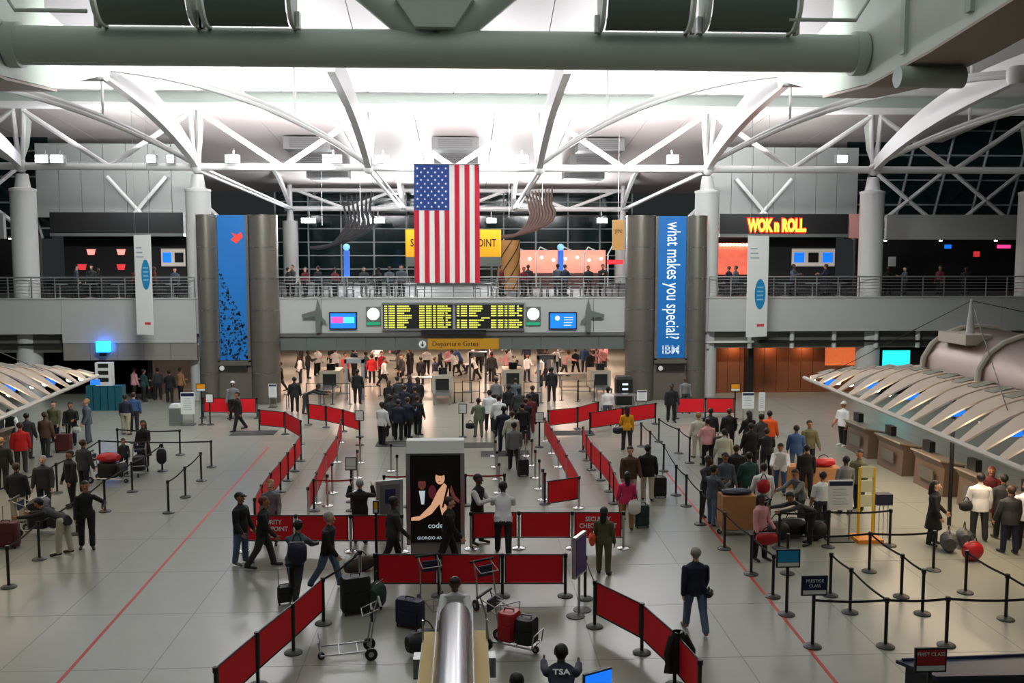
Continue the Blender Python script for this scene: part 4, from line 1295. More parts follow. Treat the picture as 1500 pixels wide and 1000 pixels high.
# ================================================================ BALCONY FRONT: boards, clocks, screens, plane shapes, signs
def on_front(px0, py0, px1, py1, Y):
    a, b = W(px0, py0, Y), W(px1, py1, Y)
    return (a.x + b.x) / 2, (a.z + b.z) / 2, abs(b.x - a.x), abs(a.z - b.z)
random.seed(5)
for k, (a, b) in enumerate(((561, 663), (667, 767))):
    x, z, w, h = on_front(a, 446, b, 481, YB - .1)
    t = thing('departure_board', 'black flight board with yellow rows, the one beside the %s' % ('pink and blue screen' if k == 0 else 'all blue screen'), 'display board', (x, YB - .1, z))
    MB().bb((-w / 2, -.05, -h / 2), (w / 2, .1, h / 2)).build('panel', M_BLACK, t)
    for sz_ in ((0, h / 2 + .05), (0, -h / 2 - .05)):
        MB().bb((-w / 2 - .05, -.08, sz_[1] - .05), (w / 2 + .05, .1, sz_[1] + .05)).build('frame_bar', M_SILV, t)
    for r in range(10):
        mb = MB()
        zz = h / 2 - .09 - r * h / 10.4
        if r == 5 and k == 1:
            cols = [(.38, .5)]
        else:
            cols = [(.02, .06), (.08, .17), (.2, random.uniform(.3, .42)), (.52, .6), (.62, .7), (.72, .76), (.78, random.uniform(.86, .9)), (.9, .98 if r % 3 else .93)]
        for c0, c1 in cols:
            x_ = c0
            while x_ < c1:
                g = min(.013, c1 - x_)
                mb.box((-w / 2 + w * (x_ + g / 2), -.055, zz), (w * g * .8, .006, .075))
                x_ += .0155
        o = mb.build('text_row', M_LED, t)
        o['kind'] = 'stuff'
for px, nm in ((547, 'pink and blue screen'), (781, 'all blue screen')):
    x, z, w, h = on_front(px - 11, 449, px + 11, 477, YB - .05)
    t = thing('wall_clock', 'lit round clock face over a green strip beside the ' + nm, 'clock', (x, YB - .05, z))
    MB().bb((-w / 2, -.03, -h / 2), (w / 2, .05, h / 2)).build('back_plate', M_SOFF, t)
    MB().lathe([(.32, 0), (.32, .05)], n=28).build('face', mat('clock_face', (250, 250, 250), .5, emis=1.6), t, False, (0, -.03, .12)).rotation_euler = (math.pi / 2, 0, 0)
    MB().bb((-w * .45, -.05, -h / 2 + .04), (w * .45, -.031, -h / 2 + .2)).build('green_strip', mat('green_strip', (20, 150, 110), .5, emis=.5), t)
for a, b, k in ((482, 523, 0), (804, 845, 1)):
    x, z, w, h = on_front(a, 457, b, 482, YB - .1)
    t = thing('screen', ('wide screen showing a pink and teal picture on blue', 'wide screen showing white text on plain blue')[k] + ' on the balcony front', 'screen', (x, YB - .1, z))
    MB().bb((-w / 2, -.05, -h / 2), (w / 2, .09, h / 2)).build('case', M_BLACK, t)
    MB().bb((-w / 2 + .06, -.06, -h / 2 + .06), (w / 2 - .06, -.051, h / 2 - .06)).build('display', M_SCRB, t)
    if k == 0:
        MB().bb((-w * .42, -.066, -.12), (0, -.061, .2)).build('picture_patch', M_SCRP, t)
        MB().bb((.03, -.066, -.12), (w * .4, -.061, .2)).build('picture_patch', M_SCRT, t)
    else:
        MB().lathe([(.13, 0), (.13, .01)], n=16).build('round_mark', M_TEXTW, t, False, (-.3, -.061, .14)).rotation_euler = (math.pi / 2, 0, 0)
        for zz, ww in ((.18, .5), (.05, .5), (-.1, .45), (-.24, .4)):
            MB().bb((.05, -.066, zz - .02), (.05 + ww, -.061, zz + .02)).build('text_bar', M_TEXTW, t)
for px, sg in ((466, -1), (862, 1)):
    p = W(px, 463, YB - .3)
    t = thing('plane_ornament', 'grey metal airplane silhouette pointing up beside the ' + ('pink and blue screen' if sg < 0 else 'all blue screen'), 'ornament', (p.x, YB - .32, p.z))
    MB().prism([(-.12, -.85), (.12, -.85), (.16, .2), (0, .95), (-.16, .2)], 'y', -.06, .06).build('fuselage', M_SOFF, t)
    MB().prism([(0, .35), (sg * .85, .1), (sg * .85, -.05), (0, -.05)], 'y', -.04, .04).build('wing', M_SOFF, t)
    MB().prism([(0, .1), (-sg * .4, -.25), (-sg * .4, -.35), (0, -.2)], 'y', -.04, .04).build('wing', M_SOFF, t)
    MB().tube([(0, 0, 0), (0, .3, 0)], .04, 6).build('fixing', M_SOFF, t)
x, z, w, h = on_front(611, 496, 731, 511, YB - .06)
t = thing('gate_sign', 'amber Departure Gates sign above the checkpoint opening', 'sign', (x, YB - .06, z))
MB().bb((-w / 2, -.04, -h / 2), (w / 2, .06, h / 2)).build('panel', M_YELD, t)
MB().bb((-w / 2 - .02, -.05, -h / 2), (-w / 2 + h, -.041, h / 2)).build('arrow_plate', M_SOFF, t)
MB().lathe([(.2, 0), (.2, .01)], n=20).build('arrow_disc', M_PAPER, t, False, (-w / 2 + h / 2, -.051, 0)).rotation_euler = (math.pi / 2, 0, 0)
MB().prism([(-.03, .14), (.03, .14), (.03, -.02), (.1, -.02), (0, -.14), (-.1, -.02), (-.03, -.02)], 'y', -.07, -.062).build('arrow', M_INK, t, loc=(-w / 2 + h / 2, 0, 0))
text('Departure Gates', .36, M_INK, t, (-.15, -.05, 0), ext=.002)
x, z, w, h = on_front(617, 483, 712, 490, YB - .3)
MB().bb((x - w / 2, YB - .34, z - h / 2), (x + w / 2, YB - .26, z + h / 2)).build('dark_inset', M_BLACK, wf)
# yellow security sign behind the flag
x, z, w, h = on_front(594, 336, 734, 376, 55)
t = thing('checkpoint_sign', 'yellow SECURITY CHECKPOINT board partly hidden by the flag', 'sign', (x, 55, Z2))
dz = z - Z2
MB().bb((-w / 2, -.1, dz - h / 2), (w / 2, .1, dz + h / 2)).build('board', M_YEL, t)
MB().bb((-w / 2, -.1, dz - h / 2 - .55), (w / 2, .1, dz - h / 2)).build('grey_skirt', M_SOFF, t)
text('SECURITY CHECKPOINT', .62, M_INK, t, (0, -.11, dz), sx=.72, bold=.008)
for sx_ in (-1, 1):
    MB().tube([(sx_ * w * .4, 0, 0), (sx_ * w * .4, 0, dz - h / 2)], .06, 8).build('leg', M_SILV, t)

# hanging white banners with blue ovals
def hang_banner(pl, pr, pt, pb, Y, rz, label, oval_z, oval_x):
    a, b = W(pl, pt, Y), W(pr, pb, Y)
    w, h = (b.x - a.x) / 2 / math.cos(rz), a.z - b.z
    t = thing('hanging_banner', label, 'banner', ((a.x + b.x) / 2, Y, b.z), rz)
    MB().bb((-w, -.012, 0), (w, .012, h)).build('cloth', M_PAPER, t)
    ov = [(oval_x * w + .52 * w * math.cos(k * math.pi / 12), h * oval_z + h * .15 * math.sin(k * math.pi / 12)) for k in range(24)]
    MB().prism(ov, 'y', -.018, -.013).build('blue_oval', mat('oval_blue', (30, 136, 190), .6), t)
    for k in range(4):
        MB().bb((oval_x * w - .3 * w, -.022, h * (oval_z + .06 - k * .04)), (oval_x * w + .3 * w, -.019, h * (oval_z + .075 - k * .04))).build('text_bar', mat('pale_print', (130, 190, 220), .6), t)
    for k in range(3):
        MB().bb((-w * .75, -.018, h * (.86 - k * .045)), (w * (-.1 + .1 * k), -.013, h * (.872 - k * .045))).build('text_bar', mat('grey_print', (150, 168, 182), .6), t)
    MB().bb((w * .0, -.018, h * .1), (w * .7, -.013, h * .125)).build('red_mark', mat('red_print', (210, 60, 70), .6), t)
    for s_ in (-1, 1):
        MB().tube([(s_ * w * .8, 0, h), (s_ * w * .8, 0, h + 17.4 - a.z)], .008, 5).build('wire', M_SILV, t)
    MB().tube([(-w, 0, h), (w, 0, h)], .03, 6).build('top_rod', M_SILV, t)
hang_banner(194, 227, 343, 490, 48.5, -.35, 'hanging white banner with a blue oval by the dark shop with glowing logos', .6, .3)
hang_banner(1094, 1125, 344, 493, 48.5, .35, 'hanging white banner with a blue oval below the red neon sign', .42, .25)

# ================================================================ UPPER SHOP FRONTS
def shop(pxa, pxb, Y, label, name):
    xa, xb = W(pxa, 380, Y).x, W(pxb, 380, Y).x
    t = thing(name, label, 'shop front', ((xa + xb) / 2, Y, Z2))
    w = (xb - xa) / 2
    zt, zm = fz(312, Y) - Z2, fz(342, Y) - Z2
    MB().bb((-w, 0, zm), (w, .5, zt)).build('fascia', M_DARK, t)
    MB().bb((-w, -.05, zm - .18), (w, .5, zm)).build('fascia_trim', M_SOFF, t)
    MB().bb((-w, 1.8, 0), (w, 2.0, zm)).build('back_panel', M_DARK, t)
    MB().bb((-w, .5, zm), (w, 2, zm + .1)).build('soffit', M_DARK, t)
    MB().bb((-w, .6, 0), (w, 1.2, 1.05)).build('counter', mat('shop_counter', (40, 40, 42), .4), t)
    return t, w, zt, zm
t, w, zt, zm = shop(75, 270, 56, 'black shop front with small glowing logos on the balcony', 'shop_front')
def shop_pt(px, py, Y, t):
    p = W(px, py, Y)
    return p.x - t.location.x, p.z - Z2
for px, py, c in ((133, 369, (255, 150, 140)), (177, 369, (255, 150, 140)), (120, 391, (190, 50, 54)), (177, 391, (190, 50, 54))):
    x, z = shop_pt(px, py, 57.7, t)
    MB().prism([(-.25, .16), (.25, .16), (.17, -.16), (-.17, -.16)], 'y', 1.7, 1.78).build('glowing_logo', mat('logo_%d' % c[0], c, .5, emis=1.2), t, loc=(x, 0, z))
def menu_board(t, pa, pb, pya, pyb, Y):
    x0, z0 = shop_pt(pa, pya, Y, t)
    x1, z1 = shop_pt(pb, pyb, Y, t)
    y = Y - t.location.y
    f = MB().bb((x0, y - .05, z1), (x1, y, z0)).build('menu_board', mat('menu_frame', (206, 196, 186), .5, emis=.25), t)
    n_ = 3 if x1 - x0 > 1.8 else 2
    for k in range(n_):
        a, b = x0 + (x1 - x0) * (k + .14) / n_, x0 + (x1 - x0) * (k + .86) / n_
        MB().bb((a, y - .07, z1 + (z0 - z1) * .22), (b, y - .051, z1 + (z0 - z1) * .78)).build('menu_screen', M_BLACK if k == 1 else M_SCRB, f)
menu_board(t, 236, 272, 364, 390, 57.7)
t, w, zt, zm = shop(1053, 1241, 56, 'black restaurant front with red neon WOK n ROLL lettering', 'restaurant_front')
x, z = shop_pt(1138, 331, 56, t)
text('WOK n ROLL.', 1.0, mat('neon_letters', (255, 190, 60), .4, emis=5, ecol=(255, 150, 40)), t, (x, -.08, z), sx=.56, bold=.05)
text('WOK n ROLL.', 1.0, mat('neon_red', (255, 20, 10), .4, emis=3.5, ecol=(255, 16, 8)), t, (x, -.04, z), sx=.56, bold=.1, name='letter_halo')  # wider glowing red copy behind the letters, imitating their halo
menu_board(t, 1160, 1222, 364, 390, 57.7)
x0, z0 = shop_pt(1052, 356, 57.6, t)
x1, z1 = shop_pt(1094, 402, 57.6, t)
MB().bb((x0, 1.5, z1), (x1, 1.6, z0)).build('lit_kitchen_wall', mat('kitchen_glow', (214, 96, 74), .5, emis=.7, noise=.6, scale=3), t)
for k in range(9):
    MB().ell((x0 + (x1 - x0) * (k + .5) / 9, 1.4, z0 - .1), (.06, .06, .06), 8, 5).build('bulb', M_LAMPW, t)
MB().bb((w + .05, 0, zm - .25), (w + 1.2, .5, zt)).build('side_fascia', mat('rosy_panel', (206, 150, 146), .6), t)
# far counter lights (right, dark recess)
for px, py in ((1298, 352), (1379, 352), (1460, 352), (14, 349)):
    p = W(px, py, 55.8)
    t = thing('downlight', 'small warm downlight under the plain bulkhead', 'lamp', (p.x, 55.9, p.z), 0, 'bulkhead downlights')
    MB().lathe([(.12, 0), (.12, .12)], n=12).build('can', M_SILV, t)
    MB().lathe([(.09, -.03), (.09, -.002)], n=12).build('lens', M_LAMPW, t)
for px, py, m, l in ((1170, 361, M_SCRB, 'x'),):
    pass
for px, py, w, h, m, l in ((1390, 361, .45, .25, M_SCRB, 'small blue lit sign in the dark recess'), (1472, 361, .9, .22, M_SCRP, 'small pink lit sign in the dark recess'), (1432, 372, .4, .35, mat('red_glow', (190, 50, 54), .5, emis=1), 'small red lit logo in the dark recess'), (1308, 383, .5, .62, M_PAPER, 'white notice board in the dark recess')):
    p = W(px, py, 60.3)
    t = thing('lit_sign', l, 'sign', (p.x, 60.44, p.z))
    MB().bb((-w / 2, -.03, -h / 2), (w / 2, .03, h / 2)).build('face', m, t)
    MB().bb((-w / 2 - .04, .0, -h / 2 - .04), (w / 2 + .04, .05, h / 2 + .04)).build('frame', M_BLACK, t)
# pink market stall and info totems deep in the food court
p0, p1 = W(750, 392, 70), W(890, 366, 70)
t = thing('food_stall', 'rosy lit food stall with a row of bulbs and curved hoops', 'stall', ((p0.x + p1.x) / 2, 70, Z2))
w = (p1.x - p0.x) / 2
MB().bb((-w, 1, 1.0), (w, 1.2, p1.z - Z2)).build('lit_wall', mat('stall_glow', (226, 138, 120), .5, emis=.6, noise=.5, scale=2), t)
MB().bb((-w, 0, 0), (w, .6, 1.0)).build('counter', mat('stall_counter', (92, 50, 46), .5), t)
for k in range(8):
    MB().ell((-w + 2 * w * (k + .5) / 8, .3, 1.95 + .1 * (k % 3)), (.1, .1, .1), 8, 5).build('bulb', M_LAMPW, t)
for k in range(5):
    x = -w + 2 * w * k / 4
    MB().tube([(x, -.2, 0), (x, -.2, 2.4), (x + .3, -.2, 2.9), (x + .9, -.2, 2.6)], .06, 6).build('hoop', M_STEEL, t, True)
for px, l in ((508, 'slim blue totem sign beside the metal sculpture'), (821, 'slim blue totem sign in front of the food stall')):
    p = W(px, 400, 60)
    t = thing('totem_sign', l, 'sign', (p.x, 60, Z2))
    MB().bb((-.18, -.08, .9), (.18, .08, 2.6)).build('panel', mat('totem_blue', (40, 96, 190), .5, emis=.6), t)
    MB().tube([(0, 0, 0), (0, 0, .9)], .06, 8).build('stem', M_SILV, t)
    MB().ell((0, 0, 2.8), (.22, .1, .22)).build('round_head', mat('totem_head', (130, 190, 230), .5, emis=.8), t, True)
p = W(904, 350, 60)
t = thing('vertical_sign', 'hanging tan sign with dark letters wrapped round the rear column', 'sign', (p.x, 59.6, fz(366, 60)))
h = fz(322, 60) - fz(366, 60)
MB().bb((-.36, -.08, 0), (.36, .08, h)).build('panel', mat('tan_sign', (196, 150, 84), .6), t)
text('JIN', .34, M_INK, t, (0, -.09, h * .62))
MB().tube([(0, 0, h), (0, 0, h + 5.6)], .02, 5).build('hanging_wire', M_SILV, t)
p = W(901, 384, 59)
t = thing('red_sign', 'small red lit sign below the tan hanging sign', 'sign', (p.x, 59, Z2))
MB().bb((-.5, -.05, p.z - Z2 - .12), (.5, .05, p.z - Z2 + .14)).build('face', mat('red_led', (230, 30, 40), .5, emis=1.5), t)
MB().tube([(0, .0, 0), (0, 0, p.z - Z2 - .1)], .03, 6).build('stem', M_SILV, t)
# hanging sculptures
def sculpture(px, py, Y, n_, r, lab, m, seed):
    random.seed(seed)
    p = W(px, py, Y)
    t = thing('hanging_sculpture', lab, 'sculpture', p)
    for k in range(n_):
        a = k / n_
        pts = [(-r * 1.0 + .25 * k * .3, 0, -r * .7), (-r * .3 + a * r, -.4, -r * (.6 - a * .3)), (r * (.2 + a * .8), 0, r * (.1 + a * .4)), (r * (.0 + a * 1.1), .4, r * (.9 + .2 * a))]
        MB().tube([Vector(q) for q in bez(pts[0], Vector(pts[1]) * 2 - Vector(pts[0]) * .5, pts[2], 8)] + [Vector(pts[3])], [.12] * 8 + [.05], 6).build('curved_rib', m, t, True)
    for x in (-.6, .6):
        MB().tube([(x * r, 0, 0), (x * r, 0, 14.75 - p.z)], .015, 5).build('hanging_wire', M_SILV, t)
    return t
sculpture(770, 318, 66, 9, 1.9, 'brown hanging sculpture of nested curved ribs behind the flag', mat('brown_rib', (96, 76, 70), .5), 2)
sculpture(500, 330, 67.3, 7, 2.2, 'dark hanging sculpture of crossing metal ribs near the blue totem', mat('dark_rib', (70, 70, 72), .4, metal=.4), 4)
p = W(745, 375, 64)
t = thing('lattice_column', 'tan lattice wrapped column beside the yellow board', 'column', (p.x, 64, Z2))
MB().lathe([(.75, 0), (.75, 3.3)], n=18).build('core', mat('tan_column', (176, 128, 70), .6), t, True)
for k in range(7):
    MB().tube([(.77 * math.cos(a_ * .5 + k), .77 * math.sin(a_ * .5 + k), a_ * .55) for a_ in range(7)], .04, 5).build('lattice_strip', M_DARK, t)
# cafe tables and chairs behind the railing
M_CHAIR = mat('cafe_chair', (60, 62, 64), .4, metal=.3)
tb = thing('cafe_table', 'round cafe table behind the balcony railing', 'table', (0, 0, 0), 0, 'cafe tables on the balcony')
MB().lathe([(.38, .71), (.4, .72), (.4, .745)], n=18).build('tabletop', mat('table_top', (130, 150, 146), .3), tb)
MB().lathe([(.035, .03), (.035, .71)], n=8).build('pillar', M_SILV, tb)
MB().lathe([(.24, 0), (.24, .02), (.04, .05)], n=14).build('foot', M_SILV, tb)
chr_ = thing('cafe_chair', 'dark metal cafe chair behind the balcony railing', 'chair', (0, 0, 0), 0, 'cafe chairs on the balcony')
MB().bb((-.2, -.2, .44), (.2, .2, .47)).build('seat', M_CHAIR, chr_)
MB().tube([(-.19, .19, .47), (-.19, .24, .86), (.19, .24, .86), (.19, .19, .47)], .018, 6).build('backrest', M_CHAIR, chr_)
for x in (-.18, .18):
    for y in (-.18, .18):
        MB().tube([(x, y, 0), (x, y, .44)], .015, 6).build('leg', M_CHAIR, chr_)
random.seed(21)
first = True
for i in range(22):
    px = [88, 132, 174, 214, 254, 425, 460, 495, 530, 570, 600, 715, 745, 780, 815, 850, 885, 1052, 1100, 1150, 1190, 1230][i]
    Y = 52.6 + (i % 2) * .5
    x = W(px, 425, Y).x
    if first:
        tb.location = (x, Y, Z2)
        chr_.location = (x - .62, Y, Z2)
        chr_.rotation_euler.z = math.pi / 2
        dup(chr_, (x + .62, Y, Z2), -math.pi / 2)
        first = False
    else:
        dup(tb, (x, Y, Z2), 0)
        dup(chr_, (x - .62, Y, Z2), math.pi / 2)
        dup(chr_, (x + .62, Y, Z2), -math.pi / 2)

# ================================================================ CHECK-IN CANOPIES
def canopy(sg, label, y_near):
    t = thing('checkin_canopy', label, 'canopy', (0, 0, 0))
    e0, e1 = (G(1178, 553, 3.3), G(1500, 688, 3.3)) if sg > 0 else (G(143, 550, 3.3), G(0, 612, 3.3))
    yt = e0.y
    XE = (abs(e0.x), abs(e0.x) + (abs(e1.x) - abs(e0.x)) * 15 / (e0.y - e1.y))
    X = lambda v: sg * v
    def prof(y, k):
        """point on the wing: k 0 front edge .. 1 back edge"""
        tip = max(0.0, min(1.0, (yt - y) / 5.0)) ** .6
        w = .25 + 2.3 * tip
        return (X(XE[0] + (XE[1] - XE[0]) * (yt - y) / 15 + w * k), y, 3.3 + .95 * tip * math.sin(k * math.pi * .5))
    MB().tube([prof(y_near + (yt - y_near) * i / 20, 0) for i in range(21)], .07, 8).build('front_beam', M_TUBE, t, True)
    MB().tube([prof(y_near + (yt - y_near) * i / 20, 1) for i in range(21)], .08, 8).build('back_tube', M_TUBE, t, True)
    y = y_near
    k = 0
    while y < yt - .5:
        rows, rows2 = [], []
        for i in range(10):
            q = i / 9
            wdt = .3 + .6 * min(1, q / .5)
            a, b = prof(y, q), prof(min(yt, y + wdt), q)
            rows.append([a, b, (b[0], b[1], b[2] + .025), (a[0], a[1], a[2] + .05)])
        MB().quadgrid(rows, closed_u=True).build('fabric_rib', M_CANOPY, t, True)
        c = prof(y + .45, .8)
        MB().box((c[0], c[1], c[2] + .06), (.55, .42, .02), rot=Matrix.Rotation(-sg * .25, 3, 'Y')).build('grey_patch', M_CANG, t)
        if k % 3 != 1:
            c = prof(y + .6, .28)
            l = MB().ell((c[0], c[1], c[2] - .12), (.11, .11, .09), 10, 7).build('bulb', M_LAMPW, t, True)
            MB().lathe([(.05, 0), (.05, .1)], (c[0], c[1], c[2] - .08), 8).build('socket', M_SILV, l)
        else:
            c = prof(y + .62, .42)
            MB().box((c[0], c[1], c[2] - .25), (.34, .04, .2)).build('blue_screen', M_SCRB, t)
        y += .95
        k += 1
    for xx, yy in (((G(1390, 769).x, G(1390, 769).y), (14.35, 19.0)) if sg > 0 else ((14.9, 21.5), (14.9, 24.5))):
        x0_ = abs(prof(yy, 0)[0])
        MB().tube([(X(xx), yy, 0), (X(xx), yy, prof(yy, (xx - x0_) / 2.55)[2] + .02)], .06, 8).build('support_post', M_POST, t)
    # barrel clad service roof behind the wing
    y1 = 28.7
    rows = []
    for i in range(11):
        a = i / 10 * math.pi
        rows.append([(X(16.4 - 1.7 * math.cos(a)), y_near, 3.9 + 1.6 * math.sin(a) ** .7), (X(16.4 - 1.7 * math.cos(a)), y1, 3.9 + 1.6 * math.sin(a) ** .7)])
    mb = MB().quadgrid(rows)
    n0 = len(mb.v)
    mb.f.append(tuple(2 * i + 1 for i in range(11)))
    mb.build('barrel_roof', M_BARREL, t, True)
    yy = y1
    while yy > y_near:
        MB().tube([(X(16.4 - 1.75 * math.cos(i / 10 * math.pi)), yy, 3.85 + 1.68 * math.sin(i / 10 * math.pi) ** .7) for i in range(0, 8)], .1, 8).build('hoop_tube', M_TUBE, t, True)
        yy -= 3.2
    MB().lathe([(.14, 0), (.03, 1.15)], (X(15.4), 27.3, 5.3), 10).build('mast', M_STEEL, t, True)
    for q in (prof(33, .5), prof(22, .5), (X(19), 25, 5.5)):
        MB().tube([(X(15.4), 27.3, 6.4), q], .012, 5).build('stay_cable', M_DARK, t)
    MB().bb((min(X(14.9), X(15.7)), 26.6, 5.15), (max(X(14.9), X(15.7)), 28.2, 5.45)).build('service_box', M_TUBE, t)
    MB().bb((min(X(14.8), X(18.2)), y_near, 3.6), (max(X(14.8), X(18.2)), y1, 3.9)).build('soffit', M_BARREL, t)
    for yy in (27.8, 22.5, 18):
        if yy > y_near:
            MB().bb((X(18.1) - .25, yy - .25, 0), (X(18.1) + .25, yy + .3, 3.6)).build('pier', M_BARREL, t)
canopy(1, 'leaf shaped check-in canopy of cream fabric ribs beside the cyan screen', 14)
canopy(-1, 'leaf shaped check-in canopy of cream fabric ribs beside the small blue lamp', 20)
for sg, n_ in ((1, 6), (-1, 5)):
    for k in range(n_):
        y = 36.2 - k * 2.9
        t = thing('checkin_counter', 'bronze check-in counter with sloped top under the %s canopy' % ('lamp lit' if sg > 0 else 'smaller'), 'counter', (16.2 if sg > 0 else -17.2, y, 0), 0, 'counters under the %s canopy' % ('lamp lit' if sg > 0 else 'smaller'))
        MB().prism([(-.35, 0), (.35, 0), (.35, 1.0), (-.45, 1.15), (-.3, .9)] if sg > 0 else [(.35, 0), (-.35, 0), (-.35, 1.0), (.45, 1.15), (.3, .9)], 'y', -1.0, 1.0).build('body', M_COUNT, t)
        MB().box((-sg * .05, 0, 1.1), (.85, 2.1, .05), rot=Matrix.Rotation(sg * .17, 3, 'Y')).build('top', M_TOP, t)
        MB().bb((-sg * .42 - .02, -.5, .35), (-sg * .42 + .02, .5, .75)).build('front_panel', M_CLAD, t)
        MB().bb((-.1, .45, 1.15), (.1, .95, 1.5)).build('monitor', M_BLACK, t)
# lit things below the balcony
x, z, w, h = on_front(1293, 513, 1332, 540, 52)
t = thing('cyan_screen', 'glowing cyan screen beside the white column below the balcony', 'screen', (x, 52, 0))
MB().bb((-w / 2, -.03, z - h / 2), (w / 2, 0, z + h / 2)).build('display', M_CYAN, t)
MB().bb((-w / 2 - .08, 0, 0), (w / 2 + 2.8, .3, z + h / 2 + .05)).build('case', M_BLACK, t)
x, z, w, h = on_front(140, 500, 159, 516, 50.6)
t = thing('blue_lamp', 'small glowing blue lamp fixed under the balcony front', 'lamp', (x, 50.75, z))
MB().bb((-w / 2, -.15, -h / 2), (w / 2, .22, h / 2)).build('glowing_box', mat('blue_glow', (40, 140, 255), .4, emis=6, ecol=(30, 120, 255)), t)
MB().bb((-w / 4, -.1, -h / 2 - .2), (w / 4, .1, -h / 2)).build('bracket', M_BLACK, t)
x, z, w, h = on_front(1210, 513, 1258, 531, 53)
t = thing('display_window', 'orange lit shop window beside the timber wall', 'shop window', (x, 53.2, 0))
MB().bb((-w / 2, 0, 1.5), (w / 2, .1, 2.9)).build('lit_back', mat('orange_glow', (226, 110, 60), .5, emis=.8, noise=.6, scale=4), t)
MB().bb((-w / 2, -.1, 0), (w / 2, .1, 1.5)).build('stall_riser', M_WOODW, t)
# ================================================================ POSTER STAND
p = G(639, 812)
w = 80 / 1400 * p.y / 2
t = thing('poster_stand', 'tall lit poster stand with silver hood in the middle of the lanes', 'poster stand', p)
ht = 2.72
MB().bb((-w, -.25, .35), (w, .25, ht)).build('cabinet', M_SOFF, t)
MB().bb((-w + .05, -.2, 0), (w - .05, .2, .35)).build('plinth', M_SILV, t)
MB().prism([(-.3, ht), (.3, ht), (.24, ht + .3), (-.16, ht + .3)], 'x', -w - .04, w + .04).build('hood', M_PAPER, t)
for x in (-w, w):
    MB().bb((x - .05, -.29, .35), (x + .05, -.24, ht)).build('frame_bar', M_SILV, t)
po = MB().bb((-w + .06, -.262, .4), (w - .06, -.255, ht - .06)).build('poster', mat('poster_black', (14, 12, 14), .4, emis=.05), t)
def flat(poly, m, name, d):
    MB().prism(poly, 'y', -.264 - d, -.2635).build(name, m, po)
def ov(cx, cz, rx, rz_, n=18):
    return [(cx + rx * math.cos(k * 2 * math.pi / n), cz + rz_ * math.sin(k * 2 * math.pi / n)) for k in range(n)]
M_PS = mat('poster_skin', (246, 186, 146), .5, emis=.55)
M_PS2 = mat('poster_skin_dim', (150, 84, 74), .5, emis=.2)
flat(ov(-.34, 1.92, .1, .14), M_PS2, 'printed_face', .001)
flat([(-.42, 1.75), (-.26, 1.75), (-.29, 1.4), (-.36, 1.4)], M_TEXTW, 'printed_shirt', .001)
flat(ov(-.08, 1.72, .1, .18), mat('poster_rose', (130, 50, 66), .5, emis=.15), 'printed_blur', .001)
flat(ov(.12, 2.08, .12, .17), M_PS, 'printed_face', .002)
flat(ov(.13, 2.22, .13, .09), mat('poster_hair', (40, 20, 18), .5), 'printed_hair', .003)
flat([(.22, 1.95), (.34, 1.82), (.34, 1.5), (.28, 1.1), (.16, 1.12), (.1, 1.4), (-.1, 1.15), (-.42, .98), (-.62, .98), (-.62, 1.06), (-.4, 1.1), (-.12, 1.38), (.06, 1.75)], M_PS, 'printed_figure', .002)
flat([(.4, 1.9), (.5, 1.62), (.62, 1.5), (.6, 1.42), (.46, 1.52), (.36, 1.74)], M_PS2, 'printed_arm', .002)
flat(ov(-.34, 2.05, .11, .05), mat('poster_hair', (40, 20, 18), .5), 'printed_hair', .003)
for ex in (.07, .16):
    flat(ov(ex, 2.1, .018, .01), M_INK, 'printed_eye', .004)
flat(ov(.1, 1.99, .03, .012), mat('poster_lip', (170, 40, 50), .5), 'printed_mouth', .004)
flat([(.3, 1.9), (.34, 1.82), (.2, 1.3), (.16, 1.32)], M_INK, 'printed_strap', .004)
text('code', .2, M_TEXTW, po, (.0, -.268, .84), ext=.001)
text('GIORGIO ARMANI', .11, M_TEXTW, po, (-.02, -.268, .52), ext=.001)
# second framed display beside it
p = G(571, 780)
t = thing('framed_display', 'grey framed display panel with a small blue picture beside the poster stand', 'display', p, .35)
MB().bb((-.38, -.05, .1), (.38, .05, 1.5)).build('frame', M_SILV, t)
MB().bb((-.28, -.058, .45), (.28, -.051, 1.38)).build('sheet', mat('display_grey', (104, 106, 108), .6), t)
MB().bb((-.14, -.064, .85), (.16, -.059, 1.25)).build('picture', M_NAVY, t)
MB().box((0, 0, .05), (.8, .4, .1)).build('foot', M_SILV, t)

# ================================================================ LUGGAGE
def suitcase(p, sz, m, label, rz=0, handle=True, wheels=True, group=None):
    t = thing('suitcase', label, 'suitcase', p, rz, group)
    w, d, h = sz
    b = MB()
    r = min(w, d) * .18
    ring = [(-w / 2 + r, -d / 2), (w / 2 - r, -d / 2), (w / 2, -d / 2 + r), (w / 2, d / 2 - r), (w / 2 - r, d / 2), (-w / 2 + r, d / 2), (-w / 2, d / 2 - r), (-w / 2, -d / 2 + r)]
    lv = [(.06, .92), (.1, 1), (h - .05, 1), (h, .9)]
    rows = [[(x * s_, y * s_, z) for x, y in ring] for z, s_ in lv]
    b.quadgrid(rows, closed_u=True)
    b.f += [tuple(range(8)), tuple(range(24, 32))]
    b.build('shell', m, t, True)
    MB().bb((-w * .38, -d / 2 - .03, h * .18), (w * .38, -d / 2 + .01, h * .6)).build('front_pocket', m, t)
    MB().tube([(-.1, 0, h - .01), (-.1, 0, h + .05), (.1, 0, h + .05), (.1, 0, h - .01)], .014, 6).build('grip', M_BLACK, t)
    if handle:
        MB().tube([(-.12, d * .35, h - .02), (-.12, d * .35, h + .4), (.12, d * .35, h + .4), (.12, d * .35, h - .02)], .012, 6).build('pull_handle', M_SILV, t)
    if wheels:
        for x in (-w * .4, w * .4):
            for y in (-d * .35, d * .35):
                MB().tube([(x - .015, y, .035), (x + .015, y, .035)], .035, 10).build('wheel', M_BLACK, t)
    return t


